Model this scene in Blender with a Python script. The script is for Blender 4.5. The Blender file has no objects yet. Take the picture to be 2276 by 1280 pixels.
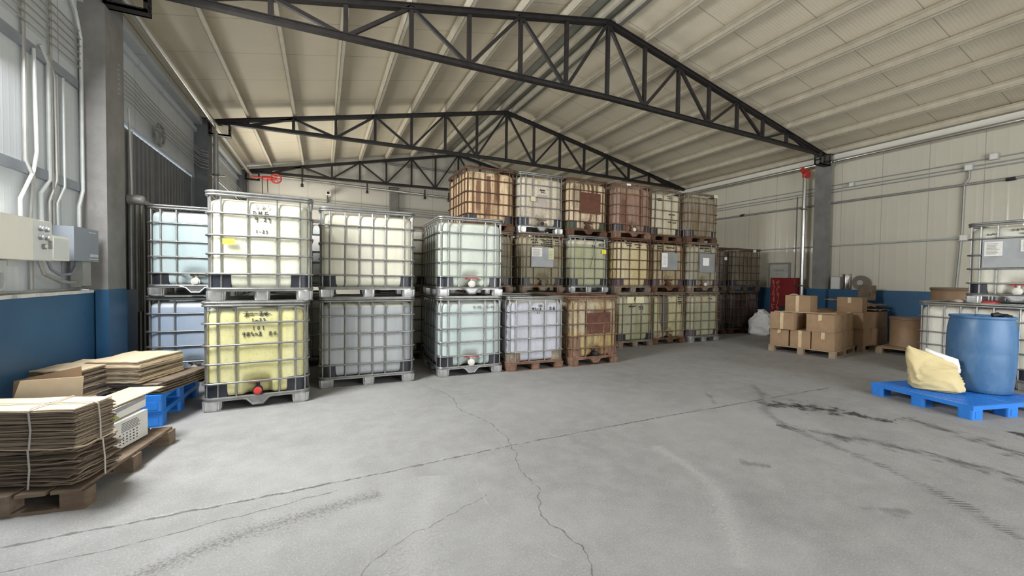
import bpy, math, random
from mathutils import Vector, Matrix, noise
random.seed(7)
D = bpy.data
SC = bpy.context.scene
COL = SC.collection

# ------------------------------------------------------------------ camera
F_PX, PITCH, ROLL, YAW, CAM_H = 899.27, 0.0259, 0.0125, 0.4382, 1.4397
cy, sy = math.cos(YAW), math.sin(YAW)
Fw = Vector((sy, cy, 0)); Rt = Vector((cy, -sy, 0)); Up = Vector((0, 0, 1))
cp, sp = math.cos(PITCH), math.sin(PITCH)
F2 = Fw * cp - Up * sp; U2 = Up * cp + Fw * sp
cr, sr = math.cos(ROLL), math.sin(ROLL)
R3 = Rt * cr + U2 * sr; U3 = U2 * cr - Rt * sr
cam_data = D.cameras.new('camera'); cam = D.objects.new('camera', cam_data); COL.objects.link(cam)
cam_data.sensor_width = 36.0; cam_data.lens = F_PX / 2276.0 * 36.0
cam_data.clip_start = 0.05; cam_data.clip_end = 200
m = Matrix.Identity(4)
for i in range(3):
    m[i][0] = R3[i]; m[i][1] = U3[i]; m[i][2] = -F2[i]
m[0][3], m[1][3], m[2][3] = 0, 0, CAM_H
cam.matrix_world = m
SC.camera = cam

# ------------------------------------------------------------------ world, lights, exposure
W = D.worlds.new('World'); SC.world = W; W.use_nodes = True
bg = W.node_tree.nodes['Background']; bg.inputs[0].default_value = (0.86, 0.93, 1.0, 1); bg.inputs[1].default_value = 3.0
SC.view_settings.view_transform = 'Standard'; SC.view_settings.look = 'None'
SC.view_settings.exposure = 0.12; SC.view_settings.gamma = 1.0
SC.view_settings.use_curve_mapping = False

def area(name, loc, direction, sx, sy_, power, color):
    l = D.lights.new(name, 'AREA'); l.shape = 'RECTANGLE'; l.size = sx; l.size_y = sy_
    l.energy = power; l.color = color
    o = D.objects.new(name, l); COL.objects.link(o); o.location = loc
    o.rotation_euler = Vector(direction).to_track_quat('-Z', 'Y').to_euler()
    return o
XL, XR, H, RDG, Y1, SP, YB, YF = -2.35, 11.7, 4.62, 6.10, 6.02, 4.4525, 15.2, -3.4
XM = (XL + XR) / 2
# added fill light in an unseen, assumed door opening of the front wall
area('door_fill', (5.6, YF + 0.12, 2.1), (-0.05, 1, 0.02), 6.2, 3.8, 265, (1.0, 0.985, 0.96))
# daylight in the high window of the left wall, beside the photographer
area('window_daylight', (XL + 0.12, 3.9, 3.33), (1, 0.05, -0.5), 1.3, 1.8, 440, (0.97, 0.985, 1.0))
# daylight in the window of the far left bay
area('far_window_daylight', (XL + 0.12, 12.6, 2.5), (1, 0.0, 0.1), 3.0, 1.6, 190, (1.0, 0.97, 0.88))

# ------------------------------------------------------------------ mesh helpers
class MB:
    def __init__(s): s.v = []; s.f = []; s.m = []
    def add(s, vs, fs, mi=0):
        b = len(s.v); s.v += [tuple(v) for v in vs]; s.f += [tuple(i + b for i in f) for f in fs]; s.m += [mi] * len(fs)
    def box(s, x0, x1, y0, y1, z0, z1, mi=0):
        vs = [(x, y, z) for z in (z0, z1) for y in (y0, y1) for x in (x0, x1)]
        s.add(vs, [(0, 2, 3, 1), (4, 5, 7, 6), (0, 1, 5, 4), (2, 6, 7, 3), (0, 4, 6, 2), (1, 3, 7, 5)], mi)
    def obox(s, c, ax, ay, az, mi=0):
        c = Vector(c); ax = Vector(ax); ay = Vector(ay); az = Vector(az)
        vs = [c + ax * i + ay * j + az * k for k in (-1, 1) for j in (-1, 1) for i in (-1, 1)]
        s.add(vs, [(0, 2, 3, 1), (4, 5, 7, 6), (0, 1, 5, 4), (2, 6, 7, 3), (0, 4, 6, 2), (1, 3, 7, 5)], mi)
    def beam(s, p, q, w, h, up=(0, 0, 1), mi=0):
        p = Vector(p); q = Vector(q); d = q - p; L = d.length; d.normalize()
        side = d.cross(Vector(up))
        if side.length < 1e-4: side = Vector((1, 0, 0))
        side.normalize(); u = side.cross(d)
        s.obox((p + q) / 2, d * (L / 2), side * (w / 2), u * (h / 2), mi)
    def prism(s, pts, a, b, axis='z', mi=0):
        n = len(pts)
        def P(u, v, t): return {'z': (u, v, t), 'y': (u, t, v), 'x': (t, u, v)}[axis]
        vs = [P(u, v, a) for u, v in pts] + [P(u, v, b) for u, v in pts]
        s.add(vs, [tuple(range(n - 1, -1, -1)), tuple(range(n, 2 * n))] + [(i, (i + 1) % n, n + (i + 1) % n, n + i) for i in range(n)], mi)
    def tube(s, pts, r, n=8, closed=False, caps=True, mi=0):
        pts = [Vector(p) for p in pts]; N = len(pts); rings = []
        prev = None
        for i, p in enumerate(pts):
            if closed: t = (pts[(i + 1) % N] - pts[i - 1])
            else: t = pts[min(i + 1, N - 1)] - pts[max(i - 1, 0)]
            t.normalize()
            if prev is None:
                a = Vector((0, 0, 1)) if abs(t.z) < 0.9 else Vector((1, 0, 0))
                nn = (a - t * a.dot(t)).normalized()
            else:
                nn = (prev - t * prev.dot(t)).normalized()
            prev = nn; b = t.cross(nn)
            rr = r[i] if isinstance(r, (list, tuple)) else r
            rings.append([p + (nn * math.cos(2 * math.pi * k / n) + b * math.sin(2 * math.pi * k / n)) * rr for k in range(n)])
        vs = [v for R in rings for v in R]; fs = []
        for i in range(N if closed else N - 1):
            j = (i + 1) % N
            for k in range(n): fs.append((i * n + k, i * n + (k + 1) % n, j * n + (k + 1) % n, j * n + k))
        if caps and not closed: fs += [tuple(range(n - 1, -1, -1)), tuple((N - 1) * n + k for k in range(n))]
        s.add(vs, fs, mi)
    def lathe(s, prof, n=24, c=(0, 0, 0), axis='z', mi=0):
        vs = []
        for r, t in prof:
            for k in range(n):
                a = 2 * math.pi * k / n; u = r * math.cos(a); v = r * math.sin(a)
                q = {'z': (u, v, t), 'y': (u, t, v), 'x': (t, u, v)}[axis]
                vs.append((q[0] + c[0], q[1] + c[1], q[2] + c[2]))
        fs = [tuple(range(n - 1, -1, -1)), tuple((len(prof) - 1) * n + k for k in range(n))]
        for i in range(len(prof) - 1):
            for k in range(n): fs.append((i * n + k, i * n + (k + 1) % n, (i + 1) * n + (k + 1) % n, (i + 1) * n + k))
        s.add(vs, fs, mi)
    def loft(s, rings, closed=True, cap=True, mi=0):
        n = len(rings[0]); vs = [v for R in rings for v in R]; fs = []
        for i in range(len(rings) - 1):
            for k in range(n if closed else n - 1):
                fs.append((i * n + k, i * n + (k + 1) % n, (i + 1) * n + (k + 1) % n, (i + 1) * n + k))
        if cap: fs += [tuple(range(n - 1, -1, -1)), tuple((len(rings) - 1) * n + k for k in range(n))]
        s.add(vs, fs, mi)
    def xf(s, M):
        s.v = [tuple(M @ Vector(v)) for v in s.v]; return s
    def mesh(s, name, mats, smooth=False):
        me = D.meshes.new(name); me.from_pydata(s.v, [], s.f); me.validate(); me.update()
        for mm in (mats if isinstance(mats, (list, tuple)) else [mats]): me.materials.append(mm)
        if any(s.m) and len(me.polygons) == len(s.m): me.polygons.foreach_set('material_index', s.m)
        if smooth:
            me.polygons.foreach_set('use_smooth', [True] * len(me.polygons))
            try: me.set_sharp_from_angle(angle=math.radians(smooth if smooth is not True else 40))
            except Exception: pass
        return me
    def build(s, name, mats, parent=None, smooth=False):
        o = D.objects.new(name, s.mesh(name, mats, smooth)); COL.objects.link(o)
        if parent is not None: o.parent = parent
        return o

def fixnormals(o):
    import bmesh
    bm = bmesh.new(); bm.from_mesh(o.data); bmesh.ops.recalc_face_normals(bm, faces=bm.faces); bm.to_mesh(o.data); bm.free(); return o
def tag(o, label=None, cat=None, group=None, kind=None):
    if label: o['label'] = label
    if cat: o['category'] = cat
    if group: o['group'] = group
    if kind: o['kind'] = kind
    return o
def empty(name, loc, rz=0, label=None, cat=None, group=None):
    o = D.objects.new(name, None); COL.objects.link(o); o.location = loc; o.rotation_euler = (0, 0, rz); o.empty_display_size = 0.1
    return tag(o, label, cat, group)
def struct(o): o['kind'] = 'structure'; return o
def inst(me, name, parent, mat=None, loc=(0, 0, 0), rot=(0, 0, 0)):
    o = D.objects.new(name, me); COL.objects.link(o); o.parent = parent; o.location = loc; o.rotation_euler = rot
    if mat is not None: o.material_slots[0].link = 'OBJECT'; o.material_slots[0].material = mat
    return o

# ------------------------------------------------------------------ materials
def newmat(name):
    mt = D.materials.new(name); mt.use_nodes = True; nt = mt.node_tree
    return mt, nt, nt.nodes['Principled BSDF']
def N(nt, typ, **kw):
    n = nt.nodes.new(typ)
    for k, v in kw.items(): setattr(n, k, v)
    return n
def coords(nt, scale=(1, 1, 1), off=(0, 0, 0), space='Object'):
    tc = N(nt, 'ShaderNodeTexCoord'); mp = N(nt, 'ShaderNodeMapping')
    mp.inputs['Scale'].default_value = scale; mp.inputs['Location'].default_value = off
    nt.links.new(tc.outputs[space], mp.inputs[0]); return mp.outputs[0]
def noise_n(nt, vec, scale, detail=4, rough=0.6):
    n = N(nt, 'ShaderNodeTexNoise'); n.inputs['Scale'].default_value = scale; n.inputs['Detail'].default_value = detail; n.inputs['Roughness'].default_value = rough
    nt.links.new(vec, n.inputs['Vector']); return n.outputs['Fac']
def ramp(nt, fac, a, b, ca=(0, 0, 0, 1), cb=(1, 1, 1, 1)):
    r = N(nt, 'ShaderNodeValToRGB'); e = r.color_ramp.elements; e[0].position = a; e[1].position = b; e[0].color = ca; e[1].color = cb
    nt.links.new(fac, r.inputs[0]); return r.outputs[0]
def mixc(nt, fac, a, b, mode='MIX'):
    mx = N(nt, 'ShaderNodeMix'); mx.data_type = 'RGBA'; mx.blend_type = mode
    for sock, val in ((mx.inputs[0], fac), (mx.inputs[6], a), (mx.inputs[7], b)):
        if isinstance(val, (int, float)): sock.default_value = val
        elif isinstance(val, (tuple, list)): sock.default_value = (*val[:3], 1)
        else: nt.links.new(val, sock)
    return mx.outputs[2]
def math_n(nt, op, a, b=None):
    n = N(nt, 'ShaderNodeMath', operation=op)
    for i, v in enumerate((a, b)):
        if v is None: continue
        if isinstance(v, (int, float)): n.inputs[i].default_value = v
        else: nt.links.new(v, n.inputs[i])
    return n.outputs[0]
def bump(nt, bs, h, strength=0.3, dist=0.01):
    b = N(nt, 'ShaderNodeBump'); b.inputs['Strength'].default_value = strength; b.inputs['Distance'].default_value = dist
    nt.links.new(h, b.inputs['Height']); nt.links.new(b.outputs[0], bs.inputs['Normal'])
def simple(name, col, rough=0.6, metal=0.0, var=0.15, vs=6.0, dirt=None, dirt_amt=0.5, dscale=(3, 3, 1), bmp=0.0, bs_=40, spec=0.5, seed=0):
    mt, nt, bs = newmat(name)
    v = coords(nt, off=(seed, seed * 1.7, seed * 0.3))
    f = noise_n(nt, v, vs, 5)
    c = mixc(nt, ramp(nt, f, 0.3, 0.7), tuple(x * (1 - var) for x in col), tuple(min(1, x * (1 + var)) for x in col))
    if dirt:
        v2 = coords(nt, scale=dscale, off=(seed + 3, 0, seed)); g = noise_n(nt, v2, 2.2, 8, 0.7)
        c = mixc(nt, ramp(nt, g, 1 - dirt_amt - 0.08, 1 - dirt_amt + 0.12), c, dirt)
    nt.links.new(c, bs.inputs['Base Color'])
    bs.inputs['Roughness'].default_value = rough; bs.inputs['Metallic'].default_value = metal
    bs.inputs['Specular IOR Level'].default_value = spec
    if bmp: bump(nt, bs, noise_n(nt, v, bs_, 6), bmp, 0.01)
    return mt

# tank plastic: empty colour above the liquid level, tint of the liquid below it, running stains
def tank_mat(name, empt, liq, level, stain=(0.12, 0.06, 0.03), amt=0.3, dark=0.0, seed=0, speck=0.35, streaks=()):
    mt, nt, bs = newmat(name)
    tc = N(nt, 'ShaderNodeTexCoord'); sp_ = N(nt, 'ShaderNodeSeparateXYZ'); nt.links.new(tc.outputs['Object'], sp_.inputs[0])
    lv = N(nt, 'ShaderNodeMapRange'); lv.inputs[1].default_value = level - 0.008; lv.inputs[2].default_value = level + 0.008
    nt.links.new(sp_.outputs[2], lv.inputs[0])
    c = mixc(nt, lv.outputs[0], liq, empt)
    v1 = coords(nt, (1, 1, 0.25), (seed, seed * 2.3, 0)); broad = noise_n(nt, v1, 3.0, 3)
    c = mixc(nt, ramp(nt, broad, 0.35, 0.75), c, mixc(nt, 0.82, (1, 1, 1), c, 'MIX'))
    v2 = coords(nt, (9, 9, 0.8), (seed * 5, seed, seed)); st = noise_n(nt, v2, 1.6, 8, 0.75)
    lo = 0.62 - 0.24 * amt
    c = mixc(nt, math_n(nt, 'MULTIPLY', ramp(nt, st, lo, lo + 0.13), min(1.0, 0.2 + amt * 1.1)), c, stain)
    v4 = coords(nt, (14, 14, 1.1), (seed * 7, seed, 2)); s4 = noise_n(nt, v4, 1.2, 6, 0.6)
    c = mixc(nt, math_n(nt, 'MULTIPLY', ramp(nt, s4, 0.55 - .1 * amt, 0.66 - .1 * amt), amt * .8), c, tuple(x * .5 for x in stain))
    v3 = coords(nt, (1, 1, 1), (seed * 3, 0, seed)); sk = noise_n(nt, v3, 34, 6, 0.75)
    c = mixc(nt, math_n(nt, 'MULTIPLY', ramp(nt, sk, 0.54, 0.64), speck), c, tuple(x * 0.6 for x in stain))
    for x0, w, z0, z1, col, fs in streaks:      # run-down stains on one face: centre, half width, bottom, top, colour, side (-1 front, 1 back)
        n = noise_n(nt, coords(nt, (10, 10, 2.0), (seed, x0 * 9, 0)), 1.5, 6, .65)
        dx = math_n(nt, 'DIVIDE', math_n(nt, 'ABSOLUTE', math_n(nt, 'SUBTRACT', sp_.outputs[0], x0)), w)
        k = math_n(nt, 'SUBTRACT', math_n(nt, 'ADD', math_n(nt, 'SUBTRACT', 1.0, dx), math_n(nt, 'MULTIPLY', n, 1.2)), .55)
        kz = math_n(nt, 'MULTIPLY', ramp(nt, sp_.outputs[2], max(0, z0 - .08), z0 + .1), math_n(nt, 'LESS_THAN', sp_.outputs[2], z1))
        ks = math_n(nt, 'GREATER_THAN', math_n(nt, 'MULTIPLY', sp_.outputs[1], float(fs)), .4)
        f_ = math_n(nt, 'MULTIPLY', math_n(nt, 'MULTIPLY', ramp(nt, k, .0, .25), kz), ks)
        c = mixc(nt, f_, c, col)
    nt.links.new(c, bs.inputs['Base Color'])
    bs.inputs['Roughness'].default_value = 0.38 + 0.3 * amt
    bs.inputs['Specular IOR Level'].default_value = 0.4
    bump(nt, bs, noise_n(nt, v3, 5, 3), 0.12, 0.02)
    return mt

M = {}
M['galv'] = simple('galvanised_steel', (0.30, 0.30, 0.29), 0.36, 0.7, 0.2, 12, (0.25, 0.22, 0.18), 0.35)
M['galv_bright'] = simple('bright_galvanised_steel', (0.58, 0.58, 0.57), 0.33, 0.8, 0.2, 16)
M['galv_old'] = simple('weathered_steel', (0.25, 0.23, 0.19), 0.55, 0.5, 0.25, 10, (0.20, 0.10, 0.05), 0.5)
M['rust'] = simple('rusty_steel', (0.13, 0.068, 0.038), 0.8, 0.25, 0.35, 14, (0.08, 0.035, 0.02), 0.45)
M['rust_pale'] = simple('orange_rusty_steel', (0.22, 0.135, 0.09), 0.8, 0.2, 0.35, 12, (0.16, 0.06, 0.03), 0.45)
M['darkcage'] = simple('dark_grimy_steel', (0.13, 0.10, 0.08), 0.6, 0.4, 0.3, 12)
M['black_pl'] = simple('black_plastic', (0.018, 0.02, 0.028), 0.42, 0, 0.3, 8, (0.10, 0.10, 0.10), 0.25)
M['purple_pl'] = simple('dark_purple_plastic', (0.06, 0.04, 0.055), 0.5, 0, 0.3, 8)
M['green_pl'] = simple('dark_green_plastic', (0.03, 0.06, 0.03), 0.5, 0, 0.3, 8)
M['red'] = simple('red_plastic', (0.50, 0.04, 0.03), 0.4, 0, 0.2)
M['redpaint'] = simple('dark_red_paint', (0.17, 0.012, 0.012), 0.45, 0, 0.2, 3)
M['white_pl'] = simple('white_plastic', (0.72, 0.70, 0.62), 0.45, 0, 0.1, 8, (0.35, 0.28, 0.18), 0.3)
M['grime_pl'] = simple('grimy_plastic', (0.28, 0.22, 0.15), 0.6, 0, 0.3, 14, (0.08, 0.05, 0.03), 0.45)
M['truss'] = simple('dark_painted_steel', (0.022, 0.019, 0.019), 0.5, 0.2, 0.3, 8)
M['ink'] = simple('marker_ink', (0.03, 0.028, 0.025), 0.7, 0, 0.0)
M['ink_faint'] = simple('faded_marker_ink', (0.26, 0.26, 0.20), 0.7, 0, 0.0)
M['paper'] = simple('white_paper', (0.80, 0.78, 0.74), 0.8, 0, 0.06, 30)
M['ypaper'] = simple('yellow_sticker', (0.80, 0.68, 0.06), 0.8, 0, 0.06, 30)
M['palepaper'] = simple('pale_yellow_paper', (0.62, 0.60, 0.38), 0.8, 0, 0.06, 30)
M['greyplate'] = simple('grey_steel_plate', (0.30, 0.31, 0.31), 0.5, 0.4, 0.12, 6)
M['rustplate'] = simple('rusty_steel_plate', (0.125, 0.048, 0.027), 0.85, 0.1, 0.25, 10)
M['rustplate2'] = simple('dark_rusted_steel_plate', (0.11, 0.045, 0.03), 0.85, 0.1, 0.3, 8, (0.42, 0.22, 0.07), 0.35, (9, 9, 1.2))
M['chrome'] = simple('silver_painted_pipe', (0.62, 0.61, 0.57), 0.22, 0.85, 0.06, 4)
M['conduit'] = simple('grey_conduit', (0.33, 0.33, 0.31), 0.45, 0.4, 0.1, 8)
M['conduit_pale'] = simple('pale_conduit', (0.46, 0.48, 0.47), 0.4, 0.1, 0.1, 8)
M['cable'] = simple('grey_cable', (0.30, 0.31, 0.31), 0.5, 0, 0.1, 8)
M['darkpipe'] = simple('dark_steel_pipe', (0.14, 0.13, 0.12), 0.5, 0.3, 0.2, 8)
M['concrete_col'] = simple('bare_concrete', (0.20, 0.195, 0.185), 0.85, 0, 0.2, 3, (0.16, 0.15, 0.135), 0.4, (2, 2, 1), 0.25, 30)
M['colgrey'] = simple('dark_grey_painted_concrete', (0.13, 0.135, 0.145), 0.75, 0, 0.15, 3, (0.08, 0.08, 0.085), 0.4, (2, 2, 1), 0.2, 30)
M['purlin'] = simple('beige_purlin_steel', (0.60, 0.55, 0.44), 0.5, 0.1, 0.1, 5)
M['ridgecap'] = simple('grey_ridge_flashing', (0.30, 0.31, 0.27), 0.6, 0.1, 0.15, 3)
M['door_dark'] = simple('dark_grey_steel_sheet', (0.17, 0.175, 0.18), 0.55, 0.2, 0.15, 3)
M['enamel'] = simple('cream_enamel', (0.76, 0.74, 0.66), 0.4, 0, 0.04, 3)
M['enamel_grey'] = simple('grey_enamel', (0.20, 0.22, 0.25), 0.45, 0, 0.06, 3)
M['kraft'] = simple('kraft_cardboard', (0.36, 0.235, 0.135), 0.85, 0, 0.12, 5, (0.29, 0.18, 0.10), 0.35, (2, 2, 2))
M['kraft2'] = simple('side_shade_cardboard', (0.26, 0.205, 0.14), 0.85, 0, 0.12, 5, seed=5)  # toned darker to carry the shade on the cardboard stack sides
M['kraft_pale'] = simple('pale_cardboard', (0.62, 0.50, 0.34), 0.85, 0, 0.1, 5, seed=9)
M['kraft_dark'] = simple('dark_cardboard', (0.16, 0.12, 0.085), 0.9, 0, 0.18, 8, seed=2)
M['strap'] = simple('translucent_packing_strap', (0.46, 0.43, 0.37), 0.4, 0, 0.05, 8)
M['tape'] = simple('shiny_packing_tape', (0.66, 0.50, 0.30), 0.15, 0, 0.1, 20, bmp=0.6, bs_=35)
M['whitecard'] = simple('white_printed_cardboard', (0.70, 0.69, 0.65), 0.6, 0, 0.05, 8)
M['bluecard'] = simple('blue_printed_cardboard', (0.05, 0.10, 0.22), 0.6, 0, 0.1, 8)
M['greencard'] = simple('green_printed_cardboard', (0.30, 0.34, 0.05), 0.6, 0, 0.1, 8)
M['wood'] = simple('weathered_pallet_wood', (0.17, 0.125, 0.085), 0.85, 0, 0.3, 7, (0.13, 0.08, 0.05), 0.45, (1, 8, 8), 0.4, 20)
M['wood_pale'] = simple('pale_pallet_wood', (0.36, 0.27, 0.18), 0.85, 0, 0.2, 7, (0.26, 0.18, 0.11), 0.4, (1, 8, 8), 0.3, 20)
M['bluepal'] = simple('bright_blue_plastic', (0.025, 0.20, 0.66), 0.38, 0, 0.1, 5, (0.05, 0.25, 0.60), 0.3)
M['bluedrum'] = simple('blue_drum_plastic', (0.055, 0.145, 0.29), 0.42, 0, 0.12, 3, (0.10, 0.19, 0.32), 0.45, (3, 3, 1.5))
M['blackrag'] = simple('black_rubber', (0.012, 0.012, 0.014), 0.6)
M['yellowbag'] = simple('yellow_woven_sack', (0.62, 0.51, 0.27), 0.75, 0, 0.1, 6, bmp=0.25, bs_=60)
M['whitebag'] = simple('white_woven_sack', (0.72, 0.71, 0.69), 0.6, 0, 0.08, 6, bmp=0.2, bs_=60)
M['fibre'] = simple('brown_fibre_drum', (0.34, 0.22, 0.125), 0.55, 0, 0.1, 4, (0.27, 0.17, 0.09), 0.4, (5, 5, 1))
M['fibrelid'] = simple('dark_fibre_lid', (0.22, 0.15, 0.10), 0.55, 0, 0.1, 4)
M['fabricbeige'] = simple('beige_rag', (0.55, 0.45, 0.36), 0.9, 0, 0.15, 12)

def floor_mat():
    mt, nt, bs = newmat('worn_concrete_floor')
    v = coords(nt)
    a = noise_n(nt, v, 0.55, 4, 0.55); b = noise_n(nt, v, 5, 8, 0.7); g = noise_n(nt, v, 90, 4, 0.7)
    c = mixc(nt, ramp(nt, a, 0.3, 0.7), (0.225, 0.22, 0.212), (0.325, 0.323, 0.318))
    c = mixc(nt, math_n(nt, 'MULTIPLY', ramp(nt, b, 0.40, 0.75), 0.5), c, (0.40, 0.40, 0.395))
    vs = coords(nt, (0.6, 3.0, 1), (3, 1, 0)); s = noise_n(nt, vs, 2.2, 7, 0.7)
    c = mixc(nt, math_n(nt, 'MULTIPLY', ramp(nt, s, 0.60, 0.72), 0.30), c, (0.25, 0.245, 0.23))
    # pitted zone around the joint: pale and dark grains
    c = mixc(nt, math_n(nt, 'MULTIPLY', ramp(nt, g, 0.52, 0.66), 0.42), c, (0.52, 0.515, 0.50))
    c = mixc(nt, math_n(nt, 'MULTIPLY', ramp(nt, g, 0.28, 0.42, (1, 1, 1, 1), (0, 0, 0, 1)), 0.5), c, (0.17, 0.165, 0.155))
    nt.links.new(c, bs.inputs['Base Color']); bs.inputs['Roughness'].default_value = 0.72
    patch = ramp(nt, noise_n(nt, v, 0.9, 3), 0.48, 0.62)
    hh = math_n(nt, 'ADD', math_n(nt, 'MULTIPLY', g, math_n(nt, 'ADD', math_n(nt, 'MULTIPLY', patch, 1.2), 0.35)), math_n(nt, 'MULTIPLY', b, 0.6))
    bump(nt, bs, hh, 0.6, 0.008)
    return mt
M['floor'] = floor_mat()

# sandwich panel: shallow ribs along one axis, seams every `per` metres
def panel_mat(name, col, axis, per, rib, rough, seamcol, ribs=0.25, spec=0.5, off=0.0, seamw=0.012):
    mt, nt, bs = newmat(name)
    tc = N(nt, 'ShaderNodeTexCoord'); s = N(nt, 'ShaderNodeSeparateXYZ'); nt.links.new(tc.outputs['Object'], s.inputs[0])
    co = math_n(nt, 'ADD', s.outputs[axis], 50.0 + off)
    md = math_n(nt, 'MODULO', co, per)
    d = math_n(nt, 'ABSOLUTE', math_n(nt, 'SUBTRACT', md, per / 2))
    seam = math_n(nt, 'LESS_THAN', math_n(nt, 'SUBTRACT', per / 2, d), seamw / 2)
    wv = math_n(nt, 'SINE', math_n(nt, 'MULTIPLY', co, 2 * math.pi / rib))
    v = coords(nt); f = noise_n(nt, v, 1.2, 4)
    c = mixc(nt, ramp(nt, f, 0.3, 0.7), tuple(x * 0.93 for x in col), col)
    c = mixc(nt, math_n(nt, 'MULTIPLY', seam, 0.8), c, seamcol)
    nt.links.new(c, bs.inputs['Base Color']); bs.inputs['Roughness'].default_value = rough; bs.inputs['Specular IOR Level'].default_value = spec
    h = math_n(nt, 'ADD', math_n(nt, 'MULTIPLY', math_n(nt, 'POWER', math_n(nt, 'ABSOLUTE', wv), 14.0), ribs), math_n(nt, 'MULTIPLY', seam, -1.0))
    h = math_n(nt, 'ADD', h, math_n(nt, 'MULTIPLY', f, 0.8))
    bump(nt, bs, h, 0.5, 0.004)
    return mt
M['roof'] = panel_mat('cream_roof_panel', (0.69, 0.62, 0.48), 1, 1.0, 0.10, 0.42, (0.25, 0.23, 0.18), 0.5)
M['wall_r'] = panel_mat('glossy_white_wall_panel', (0.64, 0.605, 0.50), 1, 0.80, 0.40, 0.13, (0.38, 0.36, 0.31), 0.75, 0.6, 0.3)
M['wall_l'] = panel_mat('pale_grey_wall_panel', (0.55, 0.58, 0.60), 1, 0.9, 0.15, 0.4, (0.20, 0.21, 0.22), 0.3, 0.5, 0.25)
M['wall_b'] = panel_mat('white_back_wall_panel', (0.64, 0.61, 0.53), 0, 0.84, 0.14, 0.4, (0.30, 0.28, 0.24), 0.3, 0.5, 0.0)
M['door_sheet'] = panel_mat('dark_corrugated_sheet', (0.17, 0.175, 0.18), 1, 0.62, 0.2, 0.45, (0.06, 0.06, 0.065), 2.0, 0.5)
M['bluewall'] = simple('blue_painted_plaster', (0.028, 0.10, 0.20), 0.42, 0, 0.12, 1.5, (0.02, 0.075, 0.155), 0.4, (1, 1, 1), 0.12, 12)
M['ledge'] = simple('white_ledge_plaster', (0.62, 0.62, 0.60), 0.7, 0, 0.15, 6, (0.3, 0.3, 0.3), 0.35)
def glass_mat():
    mt, nt, bs = newmat('frosted_window_pane')
    bs.inputs['Base Color'].default_value = (0.8, 0.86, 0.9, 1); bs.inputs['Roughness'].default_value = 0.3
    bs.inputs['Transmission Weight'].default_value = 0.9
    return mt
M['glass'] = glass_mat()

# ------------------------------------------------------------------ room shell
def rz(x): return H + (RDG - H) * (1 - abs(x - XM) / (XR - XM))    # top of the truss chord
RT = 0.19                                                            # chord top to roof panel
b = MB(); b.box(XL - 1.5, XR + 1.5, YF - 1.2, YB + 0.5, -0.2, 0.0); floor = struct(b.build('floor', M['floor']))
b = MB()
b.prism([(XL - 0.35, rz(XL) + RT - 0.06), (XM, RDG + RT), (XR + 0.35, rz(XR) + RT - 0.06), (XR + 0.35, rz(XR) + RT + 0.08), (XM, RDG + RT + 0.14), (XL - 0.35, rz(XL) + RT + 0.08)], YF - 0.3, YB + 0.3, 'y')
struct(fixnormals(b.build('ceiling', M['roof'])))
BW = 1.25
# right wall and its blue base
b = MB(); b.box(XR, XR + 0.15, YF, YB, 0, rz(XR) + 0.17); struct(b.build('wall_right', M['wall_r']))
b = MB(); b.box(XR - 0.15, XR - 0.001, YF, YB, 0, BW); struct(b.build('trim_1', M['bluewall']))
# left wall in pieces around the windows and the sliding door
b = MB()
b.box(XL - 0.15, XL, YF, 3.2, BW, H + 0.17); b.box(XL - 0.15, XL, 3.2, 4.6, BW, 2.35); b.box(XL - 0.15, XL, 3.2, 4.6, 4.3, H + 0.17)
b.box(XL - 0.15, XL, 4.6, 6.35, BW, H + 0.17)
b.box(XL - 0.15, XL, 6.35, 10.25, 3.43, H + 0.17)
b.box(XL - 0.15, XL, 10.25, 11.1, BW, H + 0.17); b.box(XL - 0.15, XL, 14.1, YB, BW, H + 0.17)
b.box(XL - 0.15, XL, 11.1, 14.1, 3.35, H + 0.17); b.box(XL - 0.15, XL, 11.1, 14.1, BW, 1.65)
struct(b.build('wall_left', M['wall_l']))
b = MB(); b.box(XL - 0.15, XL + 0.10, YF, 7.05, 0, BW - 0.03); struct(b.build('trim_2', M['bluewall']))
b = MB(); b.box(XL - 0.15, XL + 0.11, YF, 5.88, BW - 0.03, BW); struct(b.build('trim_3', M['ledge']))
b = MB(); b.box(XL - 0.15, XL + 0.10, 9.7, YB, 0, BW); struct(b.build('trim_4', M['bluewall']))
# back wall with gable
b = MB(); b.prism([(XL - 0.1, 0), (XR + 0.1, 0), (XR + 0.1, rz(XR) + 0.15), (XM, RDG + 0.21), (XL - 0.1, rz(XL) + 0.15)], YB, YB + 0.15, 'y')
struct(fixnormals(b.build('wall_back', M['wall_b'])))
# front wall behind the photographer with an opening added for the fill light
b = MB()
b.box(XL - 0.1, 2.4, YF - 0.15, YF, 0, H); b.box(8.8, XR + 0.1, YF - 0.15, YF, 0, H)
b.prism([(XL - 0.1, 4.1), (XR + 0.1, 4.1), (XR + 0.1, rz(XR) + 0.15), (XM, RDG + 0.21), (XL - 0.1, rz(XL) + 0.15)], YF - 0.15, YF, 'y')
struct(b.build('wall_front', M['wall_b']))
# windows
def window(idx, y0, y1, z0, z1):
    r = empty('window_%d' % idx, (XL, (y0 + y1) / 2, z0)); struct(r)
    b = MB(); cyy = (y0 + y1) / 2; w = (y1 - y0) / 2
    for a, c in ((-w, -w + .05), (w - .05, w), (-.02, .02)): b.box(-.12, -.04, a, c, 0, z1 - z0)
    for a, c in ((0, .05), (z1 - z0 - .05, z1 - z0)): b.box(-.12, -.04, -w, w, a, c)
    b.build('window_frame', M['conduit'], r)
    b = MB(); b.box(-.085, -.075, -w + .05, w - .05, .05, z1 - z0 - .05); b.build('pane', M['glass'], r)
window(1, 3.2, 4.6, 2.35, 4.3); window(2, 11.1, 14.1, 1.65, 3.35)
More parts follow.
